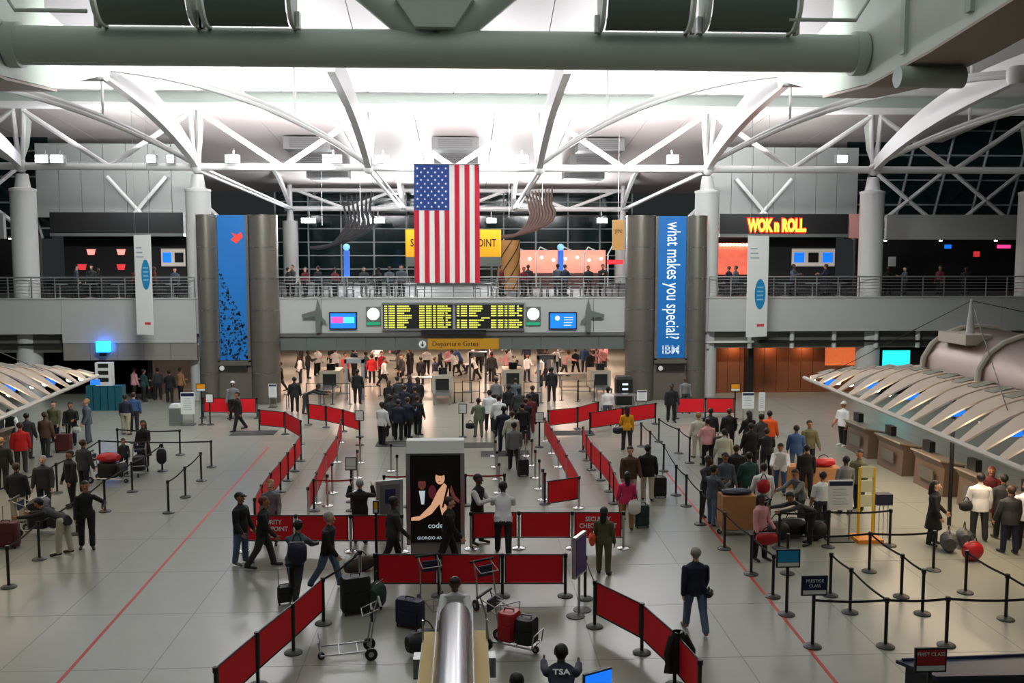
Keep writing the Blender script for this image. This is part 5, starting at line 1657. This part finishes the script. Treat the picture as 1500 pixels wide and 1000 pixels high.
def soft_bag(p, r, m, label, rz=0, strap=True, cat='bag', name='travel_bag'):
    t = thing(name, label, cat, p, rz)
    mb = MB()
    rows = []
    for i in range(9):
        k = i / 8
        s_ = math.sin(math.pi * (.12 + .76 * k)) ** .5
        rows.append([(-r[0] + 2 * r[0] * k, r[1] * s_ * math.cos(a * math.pi / 6) * (1 + .06 * math.sin(3 * a + i)), r[2] + r[2] * s_ * math.sin(a * math.pi / 6)) for a in range(12)])
    mb.quadgrid(rows, closed_u=True)
    mb.f += [tuple(range(12)), tuple(range(96, 108))]
    mb.build('body', m, t, True)
    if strap:
        MB().tube(bez((-r[0] * .5, 0, r[2] * 1.9), (0, 0, r[2] * 3.4), (r[0] * .5, 0, r[2] * 1.9), 9), .014, 6).build('strap', M_BLACK, t)
    MB().tube([(-r[0] * .8, -r[1] * .3, r[2] * 1.93), (r[0] * .8, -r[1] * .3, r[2] * 1.93)], .01, 5).build('zip', M_SILV, t)
    return t
M_LB = mat('luggage_black', (24, 24, 28), .6, noise=.15, scale=20)
M_LR = mat('luggage_red', (176, 20, 34), .5, noise=.1, scale=12)
M_LM = mat('luggage_maroon', (78, 20, 28), .6, noise=.12, scale=14)
M_LN = mat('luggage_navy', (30, 36, 62), .6, noise=.1, scale=14)
M_LBR = mat('luggage_brown', (62, 50, 44), .7, noise=.15, scale=10)
M_LG = mat('luggage_green', (36, 56, 50), .6, noise=.1)


def trolley(p, rz, label, front=-.5):
    t = thing('baggage_trolley', label, 'trolley', p, rz)
    for x in (-.24, .24):
        MB().tube([(x, front, .16), (x, .42, .18)], .016, 6).build('deck_rail', M_SILV, t)
        MB().tube([(x, .42, .18), (x * .9, .5, .7), (x * .9, .62, 1.02)], .018, 6).build('upright', M_SILV, t)
    for y in (front, -.15, .2):
        MB().tube([(-.26, y, .17), (.26, y, .17)], .012, 6).build('cross_bar', M_SILV, t)
    MB().tube([(-.24, front, .16), (-.24, front - .04, .42), (.24, front - .04, .42), (.24, front, .16)], .014, 6).build('front_stop', M_SILV, t)
    MB().tube([(-.3, .64, 1.03), (.3, .64, 1.03)], .03, 8).build('push_bar', M_BLACK, t)
    MB().tube([(-.22, .6, .98), (-.22, .3, .86), (.22, .3, .86), (.22, .6, .98)], .012, 6).build('child_basket', M_SILV, t)
    MB().bb((-.17, .46, .72), (.17, .5, .96)).build('advert_plate', M_LN, t)
    for x, y, r in ((-.26, .45, .12), (.26, .45, .12), (0, front + .02, .07)):
        w_ = MB().tube([(x - .025, y, r), (x + .025, y, r)], r, 16).build('wheel', M_BLACK, t, True)
        MB().tube([(x - .03, y, r), (x + .03, y, r)], r * .45, 10).build('hub', M_SILV, w_)
    return t
D = math.radians
def on_deck(t, lx, ly, z):
    return Vector(t.location) + Matrix.Rotation(t.rotation_euler.z, 3, 'Z') @ Vector((lx, ly, z))
trolley(G(508, 962), D(-80), 'empty wire baggage trolley between the red panels and the black cases')
suitcase(G(521, 897), (.62, .36, .82), M_LB, 'tall black wheeled case with white tags beside the empty trolley', D(20), False)
soft_bag(G(552, 893), (.25, .2, .33), M_LG, 'dark green bag propped against the tall black case', D(70))
suitcase(G(601, 918), (.62, .26, .6), M_LN, 'navy hard suitcase with shiny latches standing alone on the floor', D(-28), False)
soft_bag(G(622, 957), (.36, .24, .25), M_LB, 'black soft bag slumped against the baggage machine', D(25))
soft_bag(G(527, 838), (.4, .17, .2), M_LBR, 'brown duffel bag dragged past the tall yellow signed post', D(40))
lt_ = trolley(G(752, 950), D(62), 'trolley loaded with red and black cases next to the baggage machine')
suitcase(on_deck(lt_, 0, .09, .135), (.36, .44, .62), M_LR, 'bright red suitcase standing on the loaded trolley', D(62 - 90), False, False)
suitcase(on_deck(lt_, 0, -.285, .135), (.37, .44, .55), M_LB, 'black suitcase with white label on the loaded trolley', D(62 - 90), False, False)
trolley(G(728, 900), D(30), 'empty trolley with navy advert plate behind the loaded one')
trolley(G(640, 893), D(20), 'empty trolley nosed against the panels behind the white shirted screener')
suitcase(G(766, 697), (.4, .26, .6), M_LB, 'black rolling case pulled by the pale grey shirt', D(10))
suitcase(G(966, 728), (.42, .28, .66), M_LB, 'black upright case with a blue tag beside the black vest', D(5))
suitcase(G(940, 772), (.4, .26, .66), M_LG, 'dark green upright case beside the pink top', D(5))
suitcase(G(94, 662), (.62, .3, .72), M_LM, 'large maroon suitcase beneath the olive jacket', D(5))
suitcase(G(10, 802), (.66, .32, .7), M_LM, 'dark maroon suitcase with raised handle at the queue start', D(0))
def loaded(px, py, rz, lab, items, front=-.72):
    t = trolley(G(px, py), rz, lab, front)
    for ly, z, sz, m, l, soft, turn in items:
        q = on_deck(t, 0, ly, z)
        if soft:
            soft_bag(q, sz, m, l, rz + turn, False)
        else:
            suitcase(q, sz, m, l, rz + turn, False, False)
loaded(58, 782, D(90), 'trolley piled with black bags in the small canopy queue', [(0, .135, (.53, .4, .5), M_LB, 'black case lying at the front of the piled trolley', False, D(90)), (-.48, .185, (.36, .19, .22), M_LB, 'black soft bag on the piled trolley', True, 0), (-.03, .645, (.36, .27, .2), M_LB, 'topmost black bag on the piled trolley', True, 0)])
loaded(157, 706, D(80), 'trolley carrying dark cases under a red coat', [(-.08, .135, (.66, .46, .55), M_LB, 'wide black case under the red coat', False, D(-90)), (-.09, .69, (.35, .3, .17), M_LR, 'crumpled red coat thrown over the wide black case', True, D(90)), (-.555, .185, (.25, .125, .28), M_LB, 'small black bag beside the red coat', True, 0)])
loaded(204, 695, D(15), 'trolley with a dark bag pushed by the long black coat', [(-.1, .135, (.4, .4, .55), M_LB, 'upright dark bag on the long coat trolley', False, 0)], -.5)
soft_bag(G(237, 680, .35), (.16, .14, .3), M_LB, 'dark jacket bundle hung on the last queue post', D(10), True, 'jacket', 'hung_jacket')
# handbags and packs carried by people
def carried(px, py, z, r, m, l, rz=0):
    return soft_bag(G(px, py, 0) + Vector((0, 0, z)), r, m, l, rz, True)
carried(689, 641, .38, (.2, .1, .14), M_LB, 'black handbag held by the sage suit')
carried(905, 661, .7, (.2, .14, .15), M_LB, 'round black shoulder bag of the yellow jacket')
carried(867, 842, .72, (.14, .09, .17), mat('bag_orange', (226, 84, 40), .6), 'bright orange bag held by the olive jacket', D(80))
carried(929, 779.5, .5, (.17, .08, .22), M_PAPER, 'white carrier bag with print held by the pink top')
carried(1056, 683, .55, (.28, .2, .3), M_LB, 'large round dark bag beside the rose top')
carried(1117, 771, .95, (.17, .12, .22), M_LR, 'red backpack worn over the white shirt')
carried(1122, 827, .5, (.26, .1, .17), M_LR, 'red bag held low by the pink cardigan')
carried(1037, 926, .75, (.17, .1, .08), M_LB, 'black camera bag slung on the navy sweater', D(70))
carried(437, 882, .85, (.2, .16, .28), M_LN, 'navy backpack worn by the person pulling a wheeled bag')
carried(1413, 791, .8, (.17, .1, .15), M_LB, 'black shoulder bag of the white shirt at the counter')
carried(113, 656, .6, (.15, .1, .14), mat('bag_pale', (180, 186, 180), .6), 'pale bag on the black top before the counters')
for k, (px, py) in enumerate(((1389, 807), (1412, 801))):
    soft_bag(G(px, py), (.3, .22, .26), mat('bag_striped', (70, 72, 76), .6, noise=.7, scale=9), ('striped grey bag at the feet of the long haired person', 'second striped grey bag nearer the red bag')[k], 1.25)
soft_bag(G(1424, 821), (.24, .18, .26), M_LR, 'red bag on the floor by the striped bags', .2)
for k, (px, py, s_) in enumerate(((1136, 792, .34), (1160, 786, .34), (1194, 790.5, .27), (1197, 769, .34))):
    soft_bag(G(px, py), (s_, .26, .28), M_LB, 'bulging black bag in the heap before the queue notice', (.2, -.2, 0, .1)[k], True).__setitem__('group', 'heap of black bags')
# small wheeled bag
suitcase(G(417, 884), (.3, .2, .4), M_LB, 'small black wheeled bag trailing behind the navy backpack', D(20))

# ================================================================ CARTONS
def carton(p, sz, label, rz=0):
    t = thing('cardboard_box', label, 'box', p, rz)
    w, d, h = sz
    MB().bb((-w / 2, -d / 2, 0), (w / 2, d / 2, h)).build('carton', M_CARD, t)
    MB().bb((-w / 2 - .003, -.04, -.0), (w / 2 + .003, .04, h + .004)).build('tape', M_TAPE, t)
    for s_ in (-1, 1):
        MB().bb((-w / 2 + .01, s_ * d / 4 - d / 4 + .01, h), (w / 2 - .01, s_ * d / 4 + d / 4 - .01, h + .006)).build('flap', M_CARD, t)
ct_ = trolley(G(1090, 781), D(-90), 'trolley carrying the two large cartons', -.72)
carton(on_deck(ct_, 0, -.22, .195), (.97, .6, .5), 'large carton at the bottom of the trolley')
carton(on_deck(ct_, 0, -.22, .7), (.95, .58, .42), 'large carton on top of the trolley load')
soft_bag(on_deck(ct_, 0, -.25, 1.12), (.4, .24, .08), M_LN, 'flat navy bag lying on the upper carton', 0, False)
carton(G(1152, 712), (.8, .6, .72), 'wide carton the white shirt leans on')
carton(G(1205, 716), (1.0, .6, .75), 'wide carton below the red bag')
soft_bag(G(1205, 716) + Vector((0, 0, .76)), (.36, .22, .15), M_LR, 'red bag resting on the wide carton', 0)

# ================================================================ NOTICES, SCALE, BIN, KIOSKS
def notice(px, py, w, h, z0, label, head=True, words=None, rz=0):
    t = thing('notice_board', label, 'notice', G(px, py), rz)
    MB().bb((-w / 2, -.03, z0), (w / 2, .03, z0 + h)).build('board', M_PAPER, t)
    if head:
        MB().bb((-w / 2 + .02, -.036, z0 + h * .82), (w / 2 - .02, -.031, z0 + h - .03)).build('header', M_NAVY, t)
    for k in range(6):
        MB().bb((-w * .32, -.036, z0 + h * (.7 - k * .1)), (w * (.2 + .05 * (k % 3)), -.031, z0 + h * (.72 - k * .1))).build('text_bar', mat('grey_print', (150, 168, 182), .6), t)
    for x in (-w * .4, w * .4):
        MB().tube([(x, 0, .03), (x, 0, z0)], .025, 6).build('leg', M_SILV, t)
    MB().box((0, 0, .015), (w, .45, .03)).build('foot', M_BASE, t)
notice(1229, 791.5, .68, .82, .85, 'white queue notice with navy header behind the belts')
notice(1095, 622, .55, .75, .75, 'white notice with navy header at the timber wall')
notice(1115, 624, .28, .85, .7, 'narrow plain white notice at the timber wall', False)
notice(276, 622, .62, 1.0, .5, 'white notice with navy header beside the grey bin')
notice(940, 604, .5, .5, .6, 'small white notice at the foot of the slogan pylon')
notice(400, 596, .4, .7, .5, 'small white notice by the inspection table')
t = thing('waste_bin', 'grey waste bin next to the white notice near the reef pylon', 'bin', G(258, 622))
MB().bb((-.25, -.22, 0), (.25, .22, .8)).build('body', M_SOFF, t)
MB().prism([(-.24, .8), (.24, .8), (.16, .98), (-.16, .98)], 'y', -.22, .22).build('lid', M_PAPER, t)
t = thing('baggage_scale', 'tall yellow framed baggage scale behind the queue notice', 'scale', G(1267, 790))
for x in (-.2, .2):
    MB().bb((x - .03, -.03, .1), (x + .03, .03, 2.0)).build('upright', mat('yellow_frame', (232, 186, 30), .5), t)
for z in (1.1, 1.5, 1.9):
    MB().bb((-.17, -.02, z - .18), (.17, .02, z + .14)).build('sign_sheet', mat('cream_sheet', (226, 226, 190), .6), t)
MB().bb((-.35, -.4, 0), (.35, .3, .1)).build('platform', mat('orange_plate', (226, 140, 30), .5), t)
MB().bb((.28, -.05, .95), (.72, .25, 1.25)).build('readout', M_LN, t)
for x in (.3, .42, .54, .66):
    MB().tube([(x, .1, .0), (x, .1, .95)], .012, 5).build('rack_bar', M_SILV, t)
t = thing('sign_stand', 'slim double sided sign stand seen edge on beside the olive jacket', 'sign', G(848, 898), D(62))
MB().bb((-.32, -.04, .85), (.32, .04, 1.75)).build('frame', M_SILV, t)
MB().bb((-.28, -.05, .9), (.28, -.041, 1.7)).build('blue_sheet', mat('violet_sheet', (96, 70, 140), .6), t)
MB().lathe([(.03, .03), (.03, .85)], n=8).build('pole', M_SILV, t)
for s_ in (-.2, .2):
    MB().lathe([(.2, 0), (.2, .02), (.05, .04)], (s_, 0, 0), 16).build('foot', M_BASE, t)
t = thing('jacket', 'black jacket hung over a post of the red panels', 'jacket', G(988, 1004) + Vector((0, -.08, 0)), D(20))
rows = []
for i in range(7):
    k = i / 6
    rows.append([((.1 + .16 * k ** .6) * math.cos(a * math.pi / 5) * (1 + .1 * math.sin(3 * a + i)), -.05 + (.1 + .03 * k) * math.sin(a * math.pi / 5), 1.06 - .72 * k) for a in range(10)])
MB().quadgrid(rows, closed_u=True).build('body', M_LB, t, True)
for s_ in (-1, 1):
    MB().tube([(s_ * .12, -.05, .98), (s_ * .26, -.12, .7), (s_ * .24, -.16, .42)], [.07, .065, .05], 8).build('sleeve', M_LB, t, True)
MB().tube([(-.08, -.06, 1.04), (0, -.12, 1.0), (.08, -.06, 1.04)], .03, 6).build('collar', mat('lining_pale', (170, 180, 184), .7), t)

# ================================================================ BAGGAGE MACHINE IN FRONT
ya, yb_ = G(665, 985).y, 12.0
t = thing('baggage_machine', 'baggage screening machine with a long silver tube on tan side decks', 'machine', (G(665, 985, 1.0).x, 16.6, 0))
MB().bb((-.58, -5, 0), (.58, 0, .95)).build('body', M_PAPER, t)
for s_ in (-1, 1):
    MB().bb((s_ * .43 - .13, -5, .95), (s_ * .43 + .13, .05, 1.0)).build('tan_deck', mat('tan_deck', (206, 176, 104), .6), t)
    MB().tube([(s_ * .31, .1, 1.0), (s_ * .31, .1, 1.42), (s_ * .31, -5, 1.42)], .014, 6).build('guard_rail', M_SILV, t)
    MB().tube([(s_ * .56, -.3, .95), (s_ * .56, -.3, 1.35)], .02, 6).build('side_post', M_SILV, t)
    MB().bb((s_ * .62 - .08, -.9, .55), (s_ * .62 + .08, -.6, .9)).build('control_box', M_SOFF, t)
MB().tube([(0, -5, 1.24), (0, .1, 1.24), (0, .22, 1.24)], [.28, .28, .24], 24).build('silver_tube', M_SILV, t, True)
for y in (-.6, -1.8):
    MB().bb((-.2, y - .1, .9), (.2, y + .1, 1.05)).build('saddle', M_BASE, t)
person(667, 968, 'push', 0, 'white', 'black', 'screener in white shirt leaning over the silver tube', 'k', 'd', 1.74)
person(0, 0, 'stand', 180, 'navy', 'black', 'person with short black hair seen from above near the loaded trolley', 'k', 'd', 1.7, at=G(757, 1000, 1.6) - Vector((0, 0, 1.6)))
person(0, 0, 'bend', 175, 'navy', 'black', 'screener bent forward in a navy jacket lettered TSA', 'k', 'd', 1.8, at=G(820, 990, 1.2) - Vector((0, .28, 1.2)))
tsa = bpy.data.objects['person'] if False else [o for o in COL.objects if o.name.startswith('person')][-1]
for o in COL.objects:
    if o.get('label', '').endswith('lettered TSA'):
        tsa = o
o = text('TSA', .13, M_PRINT, tsa, (0, -.25, 1.235), (math.radians(28), 0, math.pi), name='jacket_lettering', bold=.003)
p = G(876, 1003, .9)
t = thing('monitor', 'bright blue monitor behind the navy jacket', 'monitor', (p.x, p.y, 0), .5)
MB().bb((-.25, -.03, .75), (.25, .03, 1.1)).build('display', M_SCRB, t)
MB().bb((-.27, .0, .72), (.27, .05, 1.13)).build('case', M_BLACK, t)
MB().lathe([(.2, 0), (.2, .02), (.04, .05), (.04, .75)], n=12).build('stand', M_SILV, t)
# dark blue counter at the lower right corner
p, q = G(1312, 966, .78), G(1560, 962, .78)
t = thing('service_counter', 'dark blue topped service counter by the crimson sign', 'counter', (p.x, p.y, 0))
L = q.x - p.x
MB().prism([(0, 0), (L, .12), (L, -.68), (.38, -.68)], 'z', .72, .78).build('top', mat('blue_counter', (40, 48, 70), .4), t)
MB().prism([(.14, -.08), (L, .04), (L, -.64), (.46, -.64)], 'z', 0, .72).build('body', mat('counter_dark', (44, 46, 54), .5), t)
MB().tube([(.1, -.03, .79), (L, .09, .79)], .03, 6).build('edge_trim', M_NAVY, t)

# ================================================================ CHECKPOINT EQUIPMENT
def xray(px, py, label):
    p = G(px, py)
    t = thing('xray_machine', label, 'machine', p)
    MB().bb((-.55, 0, .45), (.55, 1.8, 1.4)).build('housing', mat('xray_beige', (176, 168, 152), .5), t)
    MB().bb((-.36, -.02, .62), (.36, .02, 1.22)).build('tunnel_curtain', M_BLACK, t)
    MB().bb((-.45, -1.3, .5), (.45, 0, .62)).build('roller_table', M_SILV, t)
    for x in (-.4, .4):
        for y in (-1.2, 1.6):
            MB().bb((x - .04, y - .04, 0), (x + .04, y + .04, .5)).build('leg', M_SILV, t)
    MB().bb((-.2, .4, 1.4), (.25, .7, 1.75)).build('monitor', M_BLACK, t)
for px, py, n_ in ((483, 580, 'next to the black clad inspectors'), (648, 588, 'in the middle of the opening'), (751, 578, 'behind the chrome post queue'), (880, 580, 'beside the slogan pylon')):
    xray(px, py, 'beige scanner with black curtain ' + n_)
for px, py, l in ((520, 585, 'walk through gate with pale frame by the guard in black'), (800, 578, 'walk through gate with blue grey frame behind the black suit'), (700, 572, 'walk through gate amid the black dividers')):
    t = thing('detector_gate', l, 'gate', G(px, py))
    for x in (-.45, .45):
        MB().bb((x - .06, -.3, 0), (x + .06, .3, 2.2)).build('side_panel', mat('gate_grey', (150, 154, 160), .5), t)
    MB().bb((-.51, -.3, 2.0), (.51, .3, 2.25)).build('header', mat('gate_grey', (150, 154, 160), .5), t)
random.seed(9)
for k, (px, py) in enumerate(((500, 592), (605, 592), (678, 590), (690, 588), (545, 580), (835, 586), (858, 588), (780, 590), (722, 575), (462, 592))):
    t = thing('divider_frame', 'black tubular divider frame inside the screening area', 'divider', G(px, py), 0, 'divider frames')
    MB().tube([(-.45, 0, 0), (-.45, 0, 1.1), (.45, 0, 1.1), (.45, 0, 0)], .03, 6).build('hoop', M_POST, t)
    MB().tube([(-.45, 0, .55), (.45, 0, .55)], .02, 6).build('mid_bar', M_POST, t)
    for x in (-.45, .45):
        MB().lathe([(.14, 0), (.14, .02)], (x, 0, 0), 12).build('foot', M_BASE, t)
for px, py, l in ((445, 598, 'inspection table by the reef pylon'), (905, 600, 'inspection table by the slogan pylon'), (612, 572, 'inspection table deep in the opening'), (840, 566, 'inspection table behind the scanners')):
    t = thing('inspection_table', 'low steel ' + l, 'table', G(px, py))
    MB().bb((-.9, -.35, .74), (.9, .35, .8)).build('top', M_SILV, t)
    for x in (-.8, .8):
        for y in (-.28, .28):
            MB().bb((x - .03, y - .03, 0), (x + .03, y + .03, .74)).build('leg', M_SILV, t)

for k, (px, py, l) in enumerate(((585, 650, 'before the dark queue'), (690, 652, 'before the sage suit'), (740, 664, 'under the chrome post queue'), (372, 634, 'beside the black clad walker'), (838, 634, 'behind the yellow jacket'))):
    t = thing('floor_mat', 'thin dark grey floor mat ' + l, 'mat', G(px, py))
    MB().bb((-.9, -.5, .0), (.9, .5, .012)).build('pad', mat('mat_grey', (70, 72, 70), .9, noise=.1, scale=30), t)
    MB().bb((-.95, -.55, .0), (.95, .55, .008)).build('border', M_BLACK, t)
t = thing('ticket_kiosk', 'teal fronted kiosk with a white sign in the dim shop beside the blue lamp', 'kiosk', G(157, 600))
for i in range(5):
    MB().bb((-.9 + i * .36, -.3, 0), (-.58 + i * .36, .3, 1.25)).build('teal_panel', mat('teal_panel', (30, 92, 108), .4), t)
MB().bb((-.45, -.2, 1.25), (.35, .2, 2.4)).build('sign_box', M_PAPER, t)
for z in (1.45, 1.8, 2.15):
    MB().bb((-.3, -.22, z), (.2, -.201, z + .2)).build('pictogram', M_INK, t)
t = thing('vending_machine', 'black vending machine with bright round lights beside the slogan pylon', 'machine', G(913, 592))
MB().bb((-.42, -.35, 0), (.42, .35, 1.35)).build('cabinet', M_BLACK, t)
MB().prism([(-.42, 1.35), (.42, 1.35), (.36, 1.5), (-.36, 1.5)], 'y', -.35, .3).build('hood', M_BASE, t)
for z in (.55, .8, 1.05):
    MB().bb((-.12, -.37, z), (.18, -.351, z + .1)).build('lit_button', mat('button_glow', (200, 214, 220), .5, emis=.8), t)
